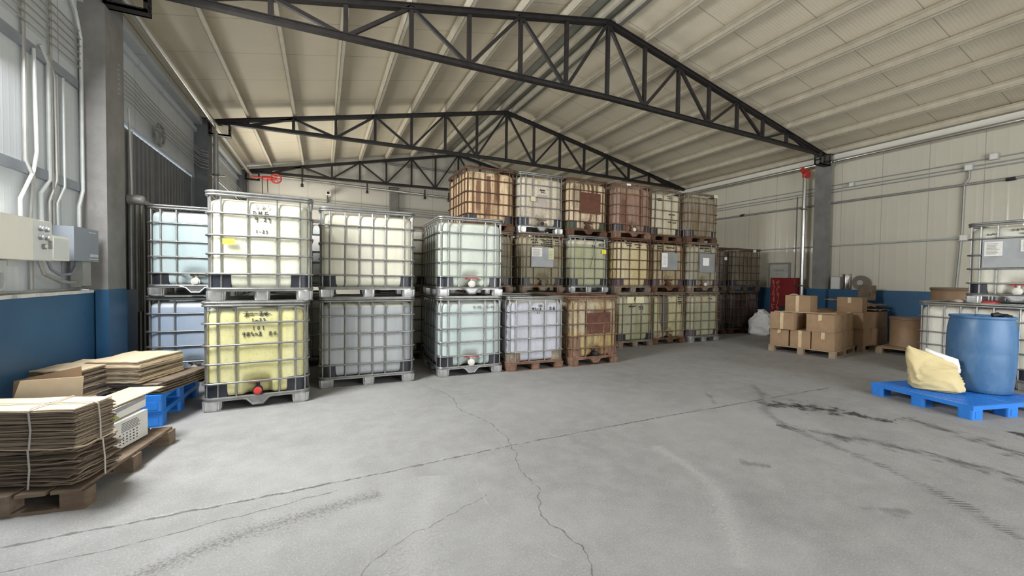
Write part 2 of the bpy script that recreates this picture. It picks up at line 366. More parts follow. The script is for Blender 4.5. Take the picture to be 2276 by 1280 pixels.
# sliding door of the second bay: two leaves of dark corrugated sheet, a slit of daylight above and between them
r = empty('door_1', (XL, 8.3, 0)); struct(r)
for k, (y0, y1) in enumerate(((-1.93, -0.075), (-0.055, 1.93))):
    b = MB(); b.box(-.12, -.06, y0, y1, 0, 3.395)
    y = y0 + 0.06
    while y < y1 - 0.1:
        b.prism([(y, -.06), (y + .02, -.02), (y + .09, -.02), (y + .11, -.06)], 0.03, 3.34, 'z') if False else b.box(-.06, -.025, y, y + .07, 0.03, 3.37)
        y += 0.155
    b.build('door_leaf', M['door_dark'], r)
b = MB(); b.box(-.025, .02, -1.93, -1.86, 0, 4.5); b.box(-.025, .02, 1.86, 1.93, 0, 4.5)
b.build('door_jamb', M['door_dark'], r)

# ------------------------------------------------------------------ columns
def column(x0, x1, y0, y1, mats, label):
    r = empty('concrete_column', ((x0 + x1) / 2, (y0 + y1) / 2, 0), 0, label, 'column')
    hx, hy = (x1 - x0) / 2, (y1 - y0) / 2
    b = MB(); b.box(-hx, hx, -hy, hy, BW + .001, H - 0.01); b.build('shaft', mats, r)
    b = MB(); b.box((.005 if x0 < 0 and y0 < 7 else -hx - .005), hx + .005, -hy - .005, hy + .005, 0, BW); b.build('painted_foot', M['bluewall'], r, )
    b = MB(); b.box(-hx - .03, hx + .03, -hy - .02, hy + .02, H - 0.03, H - 0.01); b.build('cap_plate', M['truss'], r)
    return r
column(XL + .001, -2.13, 5.9, 6.35, M['concrete_col'], 'grey concrete column on left wall beside the electrical boxes')
column(XL - .01, -2.13, 10.2, 10.6, M['colgrey'], 'dark grey column on left wall past the sliding door')
column(XL - .01, -2.15, 14.75, 15.15, M['colgrey'], 'grey column in the far left corner of the hall')
column(11.42, 11.54, 5.85, 6.17, M['concrete_col'], 'grey concrete column on right wall behind stacked cartons')
r = column(2.18, 2.46, 15.0, 15.19, M['concrete_col'], 'pale column on the back wall right of the security camera')

# ------------------------------------------------------------------ trusses
PAN = (XR - XL) / 16
def truss(y, label):
    r = empty('roof_truss', (XM, y, H), 0, label, 'roof truss', 'steel roof trusses')
    HW = (XR - XL) / 2
    def top(k): return (k * PAN, 0, (RDG - H) * (1 - abs(k) / 8) - 0.04)
    def bot(k): return (k * PAN, 0, 0.02 + 0.09 * (1 - abs(k) / 8))
    def ibeam(p, q, w, h, nm):
        b = MB(); p = Vector(p); q = Vector(q); up = Vector((0, 1, 0)).cross(q - p).normalized()
        if up.z < 0: up = -up
        for s in (-1, 1): b.beam(p + up * s * (h / 2 - .006), q + up * s * (h / 2 - .006), w, .012, up)
        b.beam(p, q, w * .5, h - .02, up)
        return b.build(nm, M['truss'], r)
    for s in (-1, 1):
        ibeam(top(8 * s), top(0), .10, .085, 'top_chord'); ibeam(bot(7.6 * s), bot(0), .09, .075, 'bottom_chord')
    for k in range(-7, 8):
        b = MB(); b.beam(Vector(bot(k)), Vector(top(k)), .06, .06, (0, 1, 0)); b.build('upright', M['truss'], r)
    for k in range(-7, 7):
        j = k + 1
        p, q = (top(k), bot(j)) if k % 2 == 0 else (bot(k), top(j))
        b = MB(); b.beam(Vector(p), Vector(q), .05, .05, (0, 1, 0)); b.build('diagonal_brace', M['truss'], r)
    for s in (-1, 1):
        b = MB(); b.box(s * 7.62 * PAN - .22, s * 7.62 * PAN + .22, -.05, .05, -.035, .0); b.build('bearing_plate', M['truss'], r)
    return r
truss(Y1 - SP, 'dark steel roof truss overhead beside the photographer')
truss(Y1, 'nearest dark steel roof truss crossing the whole ceiling')
truss(Y1 + SP, 'middle dark steel roof truss above the stacked tanks')
truss(Y1 + 2 * SP, 'farthest dark steel roof truss against the back wall')

# ------------------------------------------------------------------ purlins and ridge
sl = math.atan((RDG - H) / (XR - XM))
for k in list(range(-8, 0)) + list(range(1, 9)):
    s = -1 if k < 0 else 1
    x = XM + k * PAN; z = rz(x)
    side = 'left' if s < 0 else 'right'
    n = abs(k)
    if k == -8: x += 0.06
    if k == 8: x -= 0.06
    ordn = ['', 'first', 'second', 'third', 'fourth', 'fifth', 'sixth', 'seventh', 'eighth'][n]
    r = empty('roof_purlin', (x, (YF + YB) / 2, z + 0.005), 0, 'beige steel roof purlin, %s from the ridge on the %s slope' % (ordn, side), 'roof beam', 'purlins on the %s slope' % side)
    L = (YB - YF) / 2 - 0.01
    b = MB()
    b.box(-.006, .006, -L, L, 0, .15); b.box(-.006, .065, -L, L, 0, .008); b.box(-.006, .065, -L, L, .142, .15)
    b.box(.057, .065, -L, L, 0, .025)
    if s > 0: b.xf(Matrix.Scale(-1, 4, (1, 0, 0)))
    b.xf(Matrix.Rotation(s * sl, 4, 'Y'))
    fixnormals(b.build('channel', M['purlin'], r))
for s in (-1, 1):
    r = MB(); r.box(-.03, .03, YF + .02, YB - .02, 0, .14)
    o = r.build('ridge_purlin', M['purlin']); o.location = (XM + s * .17, 0, rz(XM + .17) + .005)
    tag(o, 'ridge purlin running under the roof peak, %s one' % ('left' if s < 0 else 'right'), 'roof beam', 'ridge purlins')
b = MB(); b.prism([(-.42, -.088), (0, 0), (.42, -.088), (.42, -.080), (0, .008), (-.42, -.080)], YF + .02, YB - .02, 'y')
o = fixnormals(b.build('ridge_flashing', M['ridgecap'])); o.location = (XM, 0, RDG + RT - 0.012)
tag(o, 'grey metal flashing folded along the roof peak', 'flashing')

# ------------------------------------------------------------------ eaves: flashings, long pipes and their brackets
for s, X in ((-1, XL), (1, XR)):
    b = MB(); sx = 1 if s < 0 else -1
    b.box(min(0, sx * .14), max(0, sx * .14), YF + .02, YB - .02, 0, .13)
    if s < 0: b.box(0, .05, YF + .02, YB - .02, -.16, -.08)
    o = b.build('trim_%d' % (5 if s < 0 else 6), M['enamel'] if s > 0 else M['wall_l']); o.location = (X, 0, 4.46 + (.01 if s > 0 else 0)); struct(o)
def pipe(name, pts, r, mat, label, cat='pipe', group=None, n=12, parts=None):
    b = MB(); b.tube(pts, r, n); o = b.build(name, mat, None, True); tag(o, label, cat, group); return o
pipe('eaves_pipe', [(-2.0, YF + .1, 4.49), (-2.0, 14.9, 4.49)], .055, M['chrome'], 'silver pipe running under the left eaves')
pipe('eaves_pipe', [(11.47, YF + .1, 4.41), (11.47, YB - .1, 4.41)], .045, M['chrome'], 'silver pipe running under the right eaves')
def bracket(x0, x1, y, z0, z1, label, z2=None):
    b = MB(); t = .03
    for yy in (y, y + .12):
        b.box(x0, x0 + t, yy, yy + t, z0, z1); b.box(x1 - t, x1, yy, yy + t, z0, z1); b.box(x0, x1, yy, yy + t, z0, z0 + t)
    b.box(x0, x1, y, y + .15, z0, z0 + .015)
    for xx in (x0, x1 - t): b.box(xx, xx + t, y, y + .15, z0 + .1, z0 + .13)
    c = b.build('pipe_bracket', M['truss']); tag(c, label, 'bracket', 'pipe brackets under the truss ends'); return c
for y, lb in ((5.85, 'nearest truss on the left side'), (10.3, 'middle truss on the left side'), (14.62, 'farthest truss on the left side')):
    bracket(-2.13, -1.76, y, 4.33, 4.585, 'black square steel bracket hanging under the ' + lb)
bracket(10.95, 11.38, 5.8, 4.30, 4.585, 'black square steel bracket hanging under the nearest truss on the right side')
# downpipes
def downpipe(x, y, z0, z1, r, mat, label):
    e = empty('downpipe', (x, y, z0), 0, label, 'pipe')
    b = MB(); b.tube([(0, 0, 0), (0, 0, z1 - z0)], r, 14); b.build('pipe_run', mat, e, True)
    for z in (0.32, 0.8):
        zz = (z1 - z0) * z
        b = MB(); b.lathe([(r + .004, zz - .02), (r + .02, zz - .015), (r + .02, zz + .015), (r + .004, zz + .02)], 14); b.box(-.16, .16, -.012, .012, zz - .01, zz + .01); b.build('pipe_clamp', M['darkpipe'], e)
    return e
downpipe(-1.98, 10.16, 0.0, 4.33, .045, M['conduit'], 'grey downpipe on left wall behind the tall tank stack')
e = downpipe(11.33, 6.36, 0.0, 4.13, .045, M['chrome'], 'silver downpipe with red valve beside the right column')
b = MB(); b.tube([(0, 0, 4.13), (0, 0, 4.22), (-.04, 0, 4.28), (-.12, 0, 4.31)], .06, 12); b.lathe([(.02, -.1), (.11, -.09), (.11, -.07), (.02, -.06)], 16, (-.02, 0, 4.2), 'y')
b.build('red_valve', M['red'], e, True)
pipe('slim_conduit', [(11.37, 6.55, 3.66), (11.36, 6.55, 0.0)], .014, M['darkpipe'], 'thin dark conduit just left of the silver downpipe', 'pipe')
# red chain hoist valve at the far left
e = empty('chain_valve', (-1.55, 14.55, 4.40), 0, 'red chain-wheel valve hanging at the far left corner', 'valve')
b = MB(); b.lathe([(.03, -.42), (.03, -.13), (.05, -.12), (.07, 0), (.05, .22)], 12, (0, 0, 0), 'x'); b.build('valve_body', M['red'], e, True)
b = MB(); b.tube([(.14 * math.cos(a), 0, .14 * math.sin(a)) for a in [i * math.pi / 10 for i in range(20)]], .02, 6, True)
for i in range(3): a = i * math.pi / 3; b.beam((.14 * math.cos(a), 0, .14 * math.sin(a)), (-.14 * math.cos(a), 0, -.14 * math.sin(a)), .02, .02, (0, 1, 0))
b.xf(Matrix.Translation((.25, -.05, .0))); b.build('chain_wheel', M['red'], e, True)
b = MB(); b.tube([(-.12, -.05, -.02), (-.11, -.05, -.5)], .012, 6); b.tube([(.02, -.05, -.02), (.03, -.05, -.45)], .012, 6); b.build('chain', M['rust'], e)
# pipe along the back wall and on the gable
pipe('back_wall_pipe', [(-1.4, 14.98, 4.56), (9.5, 14.98, 4.30)], .05, M['chrome'], 'silver pipe running along the top of the back wall')
for i, x in enumerate((-.6, 1.4, 3.4, 4.3)):
    b = MB(); b.box(-.02, .02, -.02, .02, -.12, .2); b.box(-.04, .04, -.04, .04, -.14, -.05); o = b.build('pipe_hanger', M['truss']); o.location = (x, 14.89, 4.44 - .012 * i)
    tag(o, 'short dark hanger holding the back wall pipe, %s' % ['left of the security camera', 'between camera and wall column', 'second from the right', 'nearest the rust-brown top tank'][i], 'bracket', 'hangers on the back wall pipe')
pipe('gable_pipe', [(1.9, 15.1, 5.45), (8, 15.1, 5.42)], .04, M['conduit'], 'greenish grey pipe across the gable above the back wall')
WN = ['upper', 'middle', 'lower']
for i, z in enumerate((4.0, 3.92, 3.84)):
    pipe('wall_cable', [(XL + .2, 15.14, z), (8, 15.14, z - .17)], .012, M['cable'], 'thin grey cable along the back wall, %s of three' % WN[i], 'cable', n=6)
b = MB(); b.box(-.02, 9.5, -.03, .03, 0, .04); o = b.build('cable_tray', M['conduit']); o.location = (XL + .3, 15.13, 3.62); tag(o, 'grey steel rail across the back wall behind the tanks', 'rail')
# security camera
e = empty('security_camera', (.15, 15.15, 4.0), 0, 'white security camera on the back wall above the tanks', 'camera')
b = MB(); b.box(-.02, .02, -.06, .05, -.1, .06); b.tube([(0, -.03, 0), (0, -.16, .1)], .02, 8); b.build('mount', M['darkpipe'], e)
b = MB(); b.obox((.02, -.2, .17), (.075, 0, 0), (0, .13, .02), (0, -.01, .06)); b.build('housing', M['white_pl'], e)
b = MB(); b.lathe([(.045, -.34), (.045, -.32)], 14, (.02, 0, .17), 'y'); b.build('lens', M['blackrag'], e)

# right wall conduits
for i, (z, g) in enumerate(((3.86, 0), (3.76, 0), (3.69, 0))):
    pipe('wall_cable', [(11.68, YF + .1, z - .02), (11.68, 5.84, z), (11.68, YB - .1, z + .0)], .012, M['cable'], 'thin cable along the right wall, %s of three' % WN[i], 'cable', n=6)
pipe('wall_conduit', [(11.66, YF + .1, 3.40), (11.66, YB - .1, 3.43)], .026, M['conduit'], 'thick grey conduit high on the right wall', 'pipe')
pipe('wall_conduit', [(11.66, 3.56, 2.34), (11.66, YB - .1, 2.34)], .018, M['conduit_pale'], 'pale conduit at mid height on the right wall', 'pipe')
pipe('wall_conduit', [(11.66, 3.50, 3.72), (11.66, 3.50, 3.52), (11.66, 3.56, 3.42), (11.66, 3.57, 2.4), (11.66, 3.62, 1.3)], .018, M['conduit'], 'upright grey conduit on the right wall beside the white tanks', 'pipe')
def jbox(y, z, s, label, x=11.65):
    e = empty('junction_box', (x, y, z), 0, label, 'junction box', 'junction boxes on the right wall')
    b = MB(); b.box(-.035, .035, -s, s, -s, s); b.build('box_body', M['conduit_pale'], e)
    b = MB(); b.box(-.042, -.035, -s * .8, s * .8, -s * .8, s * .8); b.build('cover', M['enamel'], e)
jbox(3.53, 2.35, .06, 'white square junction box at mid height on the right wall')
jbox(3.50, 3.74, .06, 'small junction box on top of the upright conduit')
jbox(5.47, 3.80, .05, 'small junction box on the cables just right of the column')
jbox(3.17, 3.87, .06, 'small junction box high on the right wall, rightmost')
for y, z in ((2.95, 3.40), (8.3, 3.43)):
    b = MB(); b.tube([(0, -.06, 0), (0, .06, 0)], .034, 10); o = b.build('conduit_coupling', M['truss']); o.location = (11.66, y, z)
    tag(o, 'dark coupling sleeve on the thick conduit %s the column' % ('right of' if y < 5 else 'left of'), 'coupling')
# grey hatch on right wall
e = empty('wall_hatch', (11.68, 7.15, 1.27), 0, 'grey metal hatch with faded lettering low on the right wall', 'hatch')
b = MB(); b.box(-.02, .015, -.30, .30, 0, .68); b.build('hatch_frame', M['conduit'], e)
b = MB(); b.box(-.032, -.02, -.25, .25, .03, .63); b.build('hatch_door', simple('hatch_grey_green', (.42, .42, .36), .5), e)
b = MB()
for k in range(6): b.box(-.035, -.032, -.13 + k * .045, -.10 + k * .045, .44, .49)
for k in range(4): b.box(-.035, -.032, -.09 + k * .045, -.065 + k * .045, .35, .375)
b.build('lettering', M['conduit'], e)

# ------------------------------------------------------------------ left wall furniture
for i, (z, lb) in enumerate(((3.41, 'upper'), (2.335, 'lower'))):
    b = MB(); b.box(0, .03, .75, 2.0, -.045, .045); o = b.build('wall_girt', M['enamel_grey']); o.location = (XL, 3.89, z)
    o.data.materials[0] = simple('blue_grey_girt', (.22, .24, .27), .5)
    tag(o, 'grey horizontal steel girt across the left wall panels, %s one' % lb, 'wall beam')
def conduit(pts, r, mat, label):
    return pipe('wall_conduit', [(XL + .03 + p[0], p[1], p[2]) for p in pts], r * .62, mat, label, 'pipe', None, 8)
conduit([(0, 4.97, 4.4), (0, 4.97, 2.40), (.02, 5.02, 2.28), (0, 5.02, 1.9), (0, 5.02, 1.28)], .026, M['conduit'], 'grey vertical conduit on the left wall, leftmost')
conduit([(0.02, 5.06, 3.4), (.02, 5.08, 2.5), (.02, 5.03, 2.32), (.02, 4.85, 2.05), (.02, 4.85, 1.8)], .022, M['conduit_pale'], 'taped pale conduit bending toward the cream control box')
conduit([(0, 5.2, 3.50), (0, 5.31, 3.38), (0, 5.31, 2.3), (0, 5.17, 2.15), (0, 5.17, 1.82)], .026, M['conduit_pale'], 'white conduit with a curved top in the middle of the left wall')
conduit([(0, 5.30, 3.46), (0, 5.41, 3.3), (0, 5.42, 2.32), (0, 5.3, 2.1), (0, 5.3, 1.82)], .024, M['conduit'], 'grey conduit right of the white curved one')
conduit([(0, 5.36, 4.4), (0, 5.36, 2.35), (0, 5.36, 1.8)], .018, M['conduit'], 'slim straight grey conduit on the left wall')
conduit([(0, 5.55, 3.35), (0, 5.55, 2.28), (0, 5.42, 2.1), (0, 5.42, 1.7)], .02, M['conduit_pale'], 'pale conduit ending at the small white box')
conduit([(0.02, 5.4, 4.5), (.02, 5.75, 4.12), (.02, 5.84, 3.9), (.02, 5.84, 2.3), (.02, 5.76, 2.12), (.02, 5.76, 1.85)], .026, M['conduit_pale'], 'white conduit beside the column bending over at its top')
for i in range(6):
    z = 3.95 - .075 * i
    pipe('wall_cable', [(XL + .05, 4.0, z + .02), (XL + .05, 5.87, z)], .008, M['conduit'], 'thin wires crossing the near left wall panels', 'cable', 'wires on the near left wall', 6)
for i in range(7):
    z = 3.93 - .055 * i; off = random.uniform(-.02, .02)
    pts = [(XL + .22, 6.2, z - .1), (XL + .14, 6.9, z)] + [(XL + .12, 6.9 + t * .32, z + off * t / 10 - .02 * math.sin(t * math.pi / 10)) for t in range(1, 11)] + [(XL + .24, 10.2, z + off)]
    pipe('wall_cable', pts, .008, M['cable'], 'thin bare wires strung above the sliding door', 'cable', 'wires above the sliding door', 6)
for i in range(6):
    z = 3.95 - .07 * i
    pipe('wall_cable', [(XL + .14, 10.62, z), (XL + .14, 14.7, z)], .011, M['conduit_pale'], 'thin wires strung along the far left wall', 'cable', 'wires on the far left wall', 6)
pipe('door_post', [(XL + .05, 7.02, 1.2), (XL + .05, 7.02, 3.3)], .03, M['conduit'], 'grey steel post at the near edge of the sliding door', 'post')
pipe('door_post', [(XL + .05, 7.20, 0.9), (XL + .05, 7.20, 2.5)], .03, M['conduit'], 'short grey steel post inside the sliding door', 'post')
pipe('door_post', [(XL + .05, 7.36, 0.9), (XL + .05, 7.36, 2.4)], .025, M['conduit'], 'second short grey steel post inside the sliding door', 'post')
b = MB(); b.box(-.03, .03, -.03, .75, -.03, .03); o = b.build('door_rail', M['conduit']); o.location = (XL + .06, 7.0, 2.43); tag(o, 'short horizontal steel rail across the sliding door posts', 'rail')
pipe('wall_conduit', [(XL + .16, 6.72, 2.4), (XL + .14, 6.72, 3.5)], .012, M['conduit_pale'], 'thin white conduit above the bulkhead lamp', 'pipe')
# bulkhead lamp
e = empty('wall_lamp', (XL + .12, 6.68, 2.36), 0, 'small cylindrical lamp on an arm beyond the first column', 'lamp')
b = MB(); b.box(-.12, .0, -.03, .03, -.02, .05); b.build('arm', M['darkpipe'], e)
b = MB(); b.lathe([(.03, 0), (.06, .02), (.06, .16), (.04, .18)], 14, (0, 0, 0), 'x'); b.build('lamp_body', M['conduit'], e, True)
# round fan on wall
e = empty('wall_fan', (XL + .05, 8.0, 3.56), 0, 'round grey exhaust fan above the sliding door', 'fan')
b = MB(); b.tube([(0.04, .16 * math.cos(a), .16 * math.sin(a)) for a in [i * math.pi / 12 for i in range(24)]], .022, 6, True)
for rr in (.05, .09, .13): b.tube([(0.06, rr * math.cos(a), rr * math.sin(a)) for a in [i * math.pi / 10 for i in range(20)]], .004, 4, True)
b.build('fan_ring', M['conduit'], e)
b = MB()
for i in range(4): a = i * math.pi / 2 + .3; b.obox((.02, .08 * math.cos(a), .08 * math.sin(a)), (.004, 0, 0), (.0, .06 * math.cos(a), .06 * math.sin(a)), (.01, -.03 * math.sin(a), .03 * math.cos(a)))
b.lathe([(.03, 0), (.03, .05)], 12, (0, 0, 0), 'x'); b.build('fan_blades', M['cable'], e)
# electrical boxes
e = empty('control_box', (XL, 4.42, 1.53), 0, 'large cream control box with dials on the left wall', 'control box')
b = MB(); b.box(.03, .26, -.62, .36, 0, .33); b.build('cabinet', M['enamel'], e)
b = MB(); b.box(.26, .275, -.60, .10, .0, .33); b.build('box_door', M['enamel'], e)
b = MB(); b.box(.262, .272, .108, .355, .005, .325); pn = b.build('dial_panel', simple('grey_white_enamel', (.62, .64, .62), .4, 0, .03), e)
for (y, z, c) in ((.19, .26, 0), (.27, .26, 0), (.19, .19, 1), (.27, .19, 1), (.23, .115, 2)):
    b = MB(); b.lathe([(.022, .272), (.022, .288)], 16, (0, y, z), 'x'); d_ = b.build('dial', M['enamel_grey'], pn)
    b = MB(); b.lathe([(.013, .288), (.013, .297)], 12, (0, y, z + .002), 'x'); b.build('dial_face', M['white_pl'], d_)
b = MB(); b.box(.272, .29, .30, .318, .10, .17); b.build('latch', M['conduit'], pn)
b = MB(); b.box(.05, .2, -.35, -.05, -.1, -.01); b.box(.06, .18, .0, .12, -.05, 0); b.build('cable_gland', M['conduit_pale'], e)
e = empty('switch_box', (XL + .03, 5.10, 1.54), 0, 'small white box right of the control box', 'control box')
b = MB(); b.box(0, .18, -.19, .08, 0, .22); b.build('box_body', M['enamel'], e)
b = MB(); b.box(.18, .184, -.17, .06, .02, .20); b.build('cover', simple('pale_grey_enamel', (.58, .60, .57), .4, 0, .03), e)
e = empty('drive_unit', (XL + .03, 5.56, 1.55), 0, 'dark grey drive unit on the left wall beside the column', 'control box')
b = MB(); b.box(0, .16, -.25, .22, 0, .33); b.build('box_body', M['enamel_grey'], e)
b = MB(); b.box(.16, .164, .03, .16, .29, .30); b.box(.16, .164, .03, .2, .02, .03); b.box(.16, .164, .05, .2, .045, .075); b.build('markings', M['conduit_pale'], e)
b = MB(); b.box(.03, .12, .0, .16, -.25, 0); b.build('lower_duct', M['conduit'], e)
pipe('power_cable', [(XL + .12, 5.05, 1.54), (XL + .13, 5.08, 1.46), (XL + .14, 5.2, 1.41), (XL + .13, 5.4, 1.42), (XL + .1, 5.55, 1.50), (XL + .1, 5.57, 1.55)], .012, M['enamel_grey'], 'dark cable sagging under the drive unit', 'cable', None, 8)
pipe('power_cable', [(XL + .10, 4.98, 1.54), (XL + .12, 5.0, 1.42), (XL + .14, 5.2, 1.35), (XL + .13, 5.4, 1.335), (XL + .1, 5.52, 1.34)], .018, M['conduit'], 'thick grey cable sagging below the white box', 'cable', None, 8)
pipe('ledge_pipe', [(XL + .06, 1.5, 1.27), (XL + .06, 4.4, 1.27), (XL + .05, 4.6, 1.29), (XL + .04, 4.65, 1.36), (XL + .04, 4.65, 1.5)], .02, M['conduit_pale'], 'white pipe lying on the left wall ledge and rising to the control box', 'pipe', None, 8)
pipe('ledge_cable', [(XL + .06, 4.5, 1.265), (XL + .07, 5.2, 1.265), (XL + .05, 5.85, 1.27)], .012, M['conduit'], 'grey cable lying along the left wall ledge', 'cable', None, 8)

# ------------------------------------------------------------------ handwriting
GL = {'0': [[(.2, .5), (.35, .95), (.7, .85), (.75, .35), (.45, .05), (.2, .3), (.2, .5)]], '1': [[(.4, .75), (.5, 1), (.5, 0)]],
      'D': [[(.2, 1), (.25, 0)], [(.05, .95), (.6, .9), (.85, .5), (.6, .1), (.15, 0)]], 'M': [[(.05, 0), (.2, 1), (.5, .2), (.75, 1), (.95, 0)]],
      'F': [[(.9, 1), (.35, .9), (.4, -.1)], [(.1, .5), (1.2, .5)]], '4': [[(.3, 1), (.0, .5), (.8, .5)], [(.65, .95), (.5, -.2)]],
      '.': [[(.3, .05), (.45, .05)]], '2': [[(.1, .8), (.5, 1), (.7, .7), (.1, .1), (.9, .1)]], '9': [[(.75, .7), (.4, 1), (.2, .7), (.5, .5), (.75, .8), (.6, -.2)]],
      '-': [[(.1, .5), (.8, .5)]], '3': [[(.1, .9), (.6, .9), (.3, .55), (.7, .35), (.4, 0), (.1, .1)]], '7': [[(.1, .9), (.8, .95), (.4, 0)]],
      'a': [[(.1, .9), (.1, .4), (.9, .45)], [(.1, .9), (.9, .9), (.85, .4)], [(.1, .65), (.85, .65)], [(.5, .9), (.45, -.1)]],
      'b': [[(.5, 1), (.5, 0)], [(.1, .8), (.9, .8)], [(.0, .5), (1, .5)], [(.3, .3), (.1, .05)], [(.7, .3), (1, .0)]],
      'c': [[(.1, .9), (.6, .8), (.2, .5), (.8, .45), (.9, .1), (.5, .1)]], 'e': [[(.15, .65), (.8, .68)], [(.0, .25), (1, .28)]],
      'f': [[(.2, .95), (.8, .95), (.4, .6), (.8, .6), (.3, .3), (.9, .3)], [(.5, .6), (.5, .0)], [(0, 0), (1, .05)]],
      'w': [[(.5, 1), (.5, 0), (.35, .1)], [(.05, .65), (.4, .62), (.1, .2)], [(.9, .8), (.55, .55), (1, .1)]],
      'z': [[(.5, 1), (.1, .7)], [(.5, 1), (.95, .7)], [(.25, .6), (.8, .6)], [(.5, .6), (.5, .1)], [(.1, .35), (.9, .35)], [(.05, .05), (.95, .08)]], ' ': []}
FACES = {'front': (Vector((1, 0, 0)), Vector((0, -1, 0)), .6), 'back': (Vector((-1, 0, 0)), Vector((0, 1, 0)), .6),
         'left': (Vector((0, -1, 0)), Vector((-1, 0, 0)), .5), 'right': (Vector((0, 1, 0)), Vector((1, 0, 0)), .5)}
def fp(face, a, z, out=0.0):
    u, n, d = FACES[face]; p = u * a + n * (d + out); return Vector((p.x, p.y, z))
def stroke(b, face, pts, w, out=-.018):
    w = w * .62
    u, n, d = FACES[face]
    for p, q in zip(pts[:-1], pts[1:]):
        P = fp(face, p[0], p[1], out); Q = fp(face, q[0], q[1], out); t = (Q - P)
        if t.length < 1e-5: continue
        b.obox((P + Q) / 2, t / 2 + t.normalized() * w * .3, t.normalized().cross(n) * w / 2, n * .0035)
def text(b, face, s, a, z, h, w=.008, gap=.85):
    for ch in s:
        for st in GL.get(ch, []): stroke(b, face, [(a + x * h * .75, z + y * h) for x, y in st], w)
        a += h * gap
def scribble(b, face, a0, a1, z0, rows, h, seed, w=.011):
    rn = random.Random(seed)
    for r_ in range(rows):
        a = a0 + rn.uniform(0, .3) * (a1 - a0) * (r_ % 2)
        z = z0 - r_ * h * 1.35
        while a < a1:
            k = rn.randint(2, 4)
            for _ in range(k):
                p = (a + rn.uniform(0, .8) * h, z + rn.uniform(0, 1) * h); q = (a + rn.uniform(0, .9) * h, z + rn.uniform(0, 1) * h)
                stroke(b, face, [p, q], w)
            stroke(b, face, [(a, z + .5 * h), (a + .8 * h, z + rn.uniform(.35, .65) * h)], w)
            a += h * rn.uniform(.9, 1.1)

# ------------------------------------------------------------------ the tank on its pallet (intermediate bulk container)
def rrect(hx, hy, r, n=8, seg=0):
    """rounded rectangle outline, with `seg` points along each straight run"""
    pts = []
    for cx, cy_, a0 in ((hx - r, -hy + r, -90), (hx - r, hy - r, 0), (-hx + r, hy - r, 90), (-hx + r, -hy + r, 180)):
        for i in range(n + 1):
            a = math.radians(a0 + 90 * i / n); pts.append((cx + r * math.cos(a), cy_ + r * math.sin(a)))
        if seg:
            nx = {-90: (hx, hy - r), 0: (-hx + r, hy), 90: (-hx, -hy + r), 180: (hx - r, -hy)}[a0]
            p = pts[-1]
            for i in range(1, seg): pts.append((p[0] + (nx[0] - p[0]) * i / seg, p[1] + (nx[1] - p[1]) * i / seg))
    return pts
FB = [.145, .305, .703, .86]; BB = [.14, .375, .645, .867]; SB = [.13, .33, .465, .60, .74, .89]
def tank_mesh():
    b = MB(); rings = []
    lv = [(.135, .06), (.15, .02), (.175, .004), (.2, 0)] + [(.2 + .05 * i, 0) for i in range(1, 16)] + [(.98, .0), (1.01, .004), (1.04, .014), (1.065, .035), (1.08, .07), (1.088, .13)]
    for z, ins in lv:
        R = []
        for (x, y) in rrect(.475 - ins, .572 - ins, .115 - ins * .3 if ins < .1 else .08, 7, 36):
            k = 1.0 if .2 < z < 1.0 else (0.4 if .15 < z < 1.05 else 0)
            ox = oy = 0
            if abs(abs(y) - (.572 - ins)) < .002 and abs(x) < .38:
                bars = FB if y < 0 else BB
                f = x + .5 if y < 0 else .5 - x
                g = sum(math.exp(-((f - q) / .018) ** 2) for q in bars)
                oy = -math.copysign(.012 * g * k, y) + math.copysign(.006 * k * math.cos(x * 9), y)
                if y < 0 and z < .36:
                    w = max(0, 1 - (x / .15) ** 2) * max(0, 1 - ((z - .16) / .2) ** 2); oy += .075 * min(1, w * 1.8)
            if abs(abs(x) - (.475 - ins)) < .002 and abs(y) < .48:
                f = (y + .6) / 1.2
                g = sum(math.exp(-((f - q) / .015) ** 2) for q in SB)
                ox = -math.copysign(.012 * g * k, x) + math.copysign(.006 * k * math.cos(y * 8), x)
            R.append((x + ox, y + oy, z))
        rings.append(R)
    b.loft(rings)
    return b.mesh('tank', M['white_pl'], 50)
def cage_mesh():
    b = MB()
    for z in (.29, .495, .69, .92): b.tube([(x, y, z) for x, y in rrect(.497, .597, .09, 6)], .0108, 8, True)
    for z, rr in ((1.108, .013), (1.138, .015)): b.tube([(x, y, z) for x, y in rrect(.493, .593, .09, 6)], rr, 8, True)
    def bar(x, y, s=1):
        b.tube([(x, y, .13), (x, y, 1.11)], .0098, 6)
        n = Vector((x, y, 0)); ox = .011 if abs(abs(x) - .482) < .01 else 0; oy = .011 if abs(abs(y) - .582) < .01 else 0
        for z in (.29, .495, .69, .92): b.tube([(x, y, z - .03), (x, y, z)], [.0085, .013], 6); b.tube([(x, y, z), (x, y, z + .03)], [.013, .0085], 6)
    for f in FB: bar(f - .5, -.582)
    for f in BB: bar(.5 - f, .582)
    for f in SB:
        for s in (-1, 1): bar(s * .482, (f - .5) * 1.2)
    for sx in (-1, 1):
        for sy_ in (-1, 1): bar(sx * .455, sy_ * .555)
    return b.mesh('cage', M['galv'], 50)
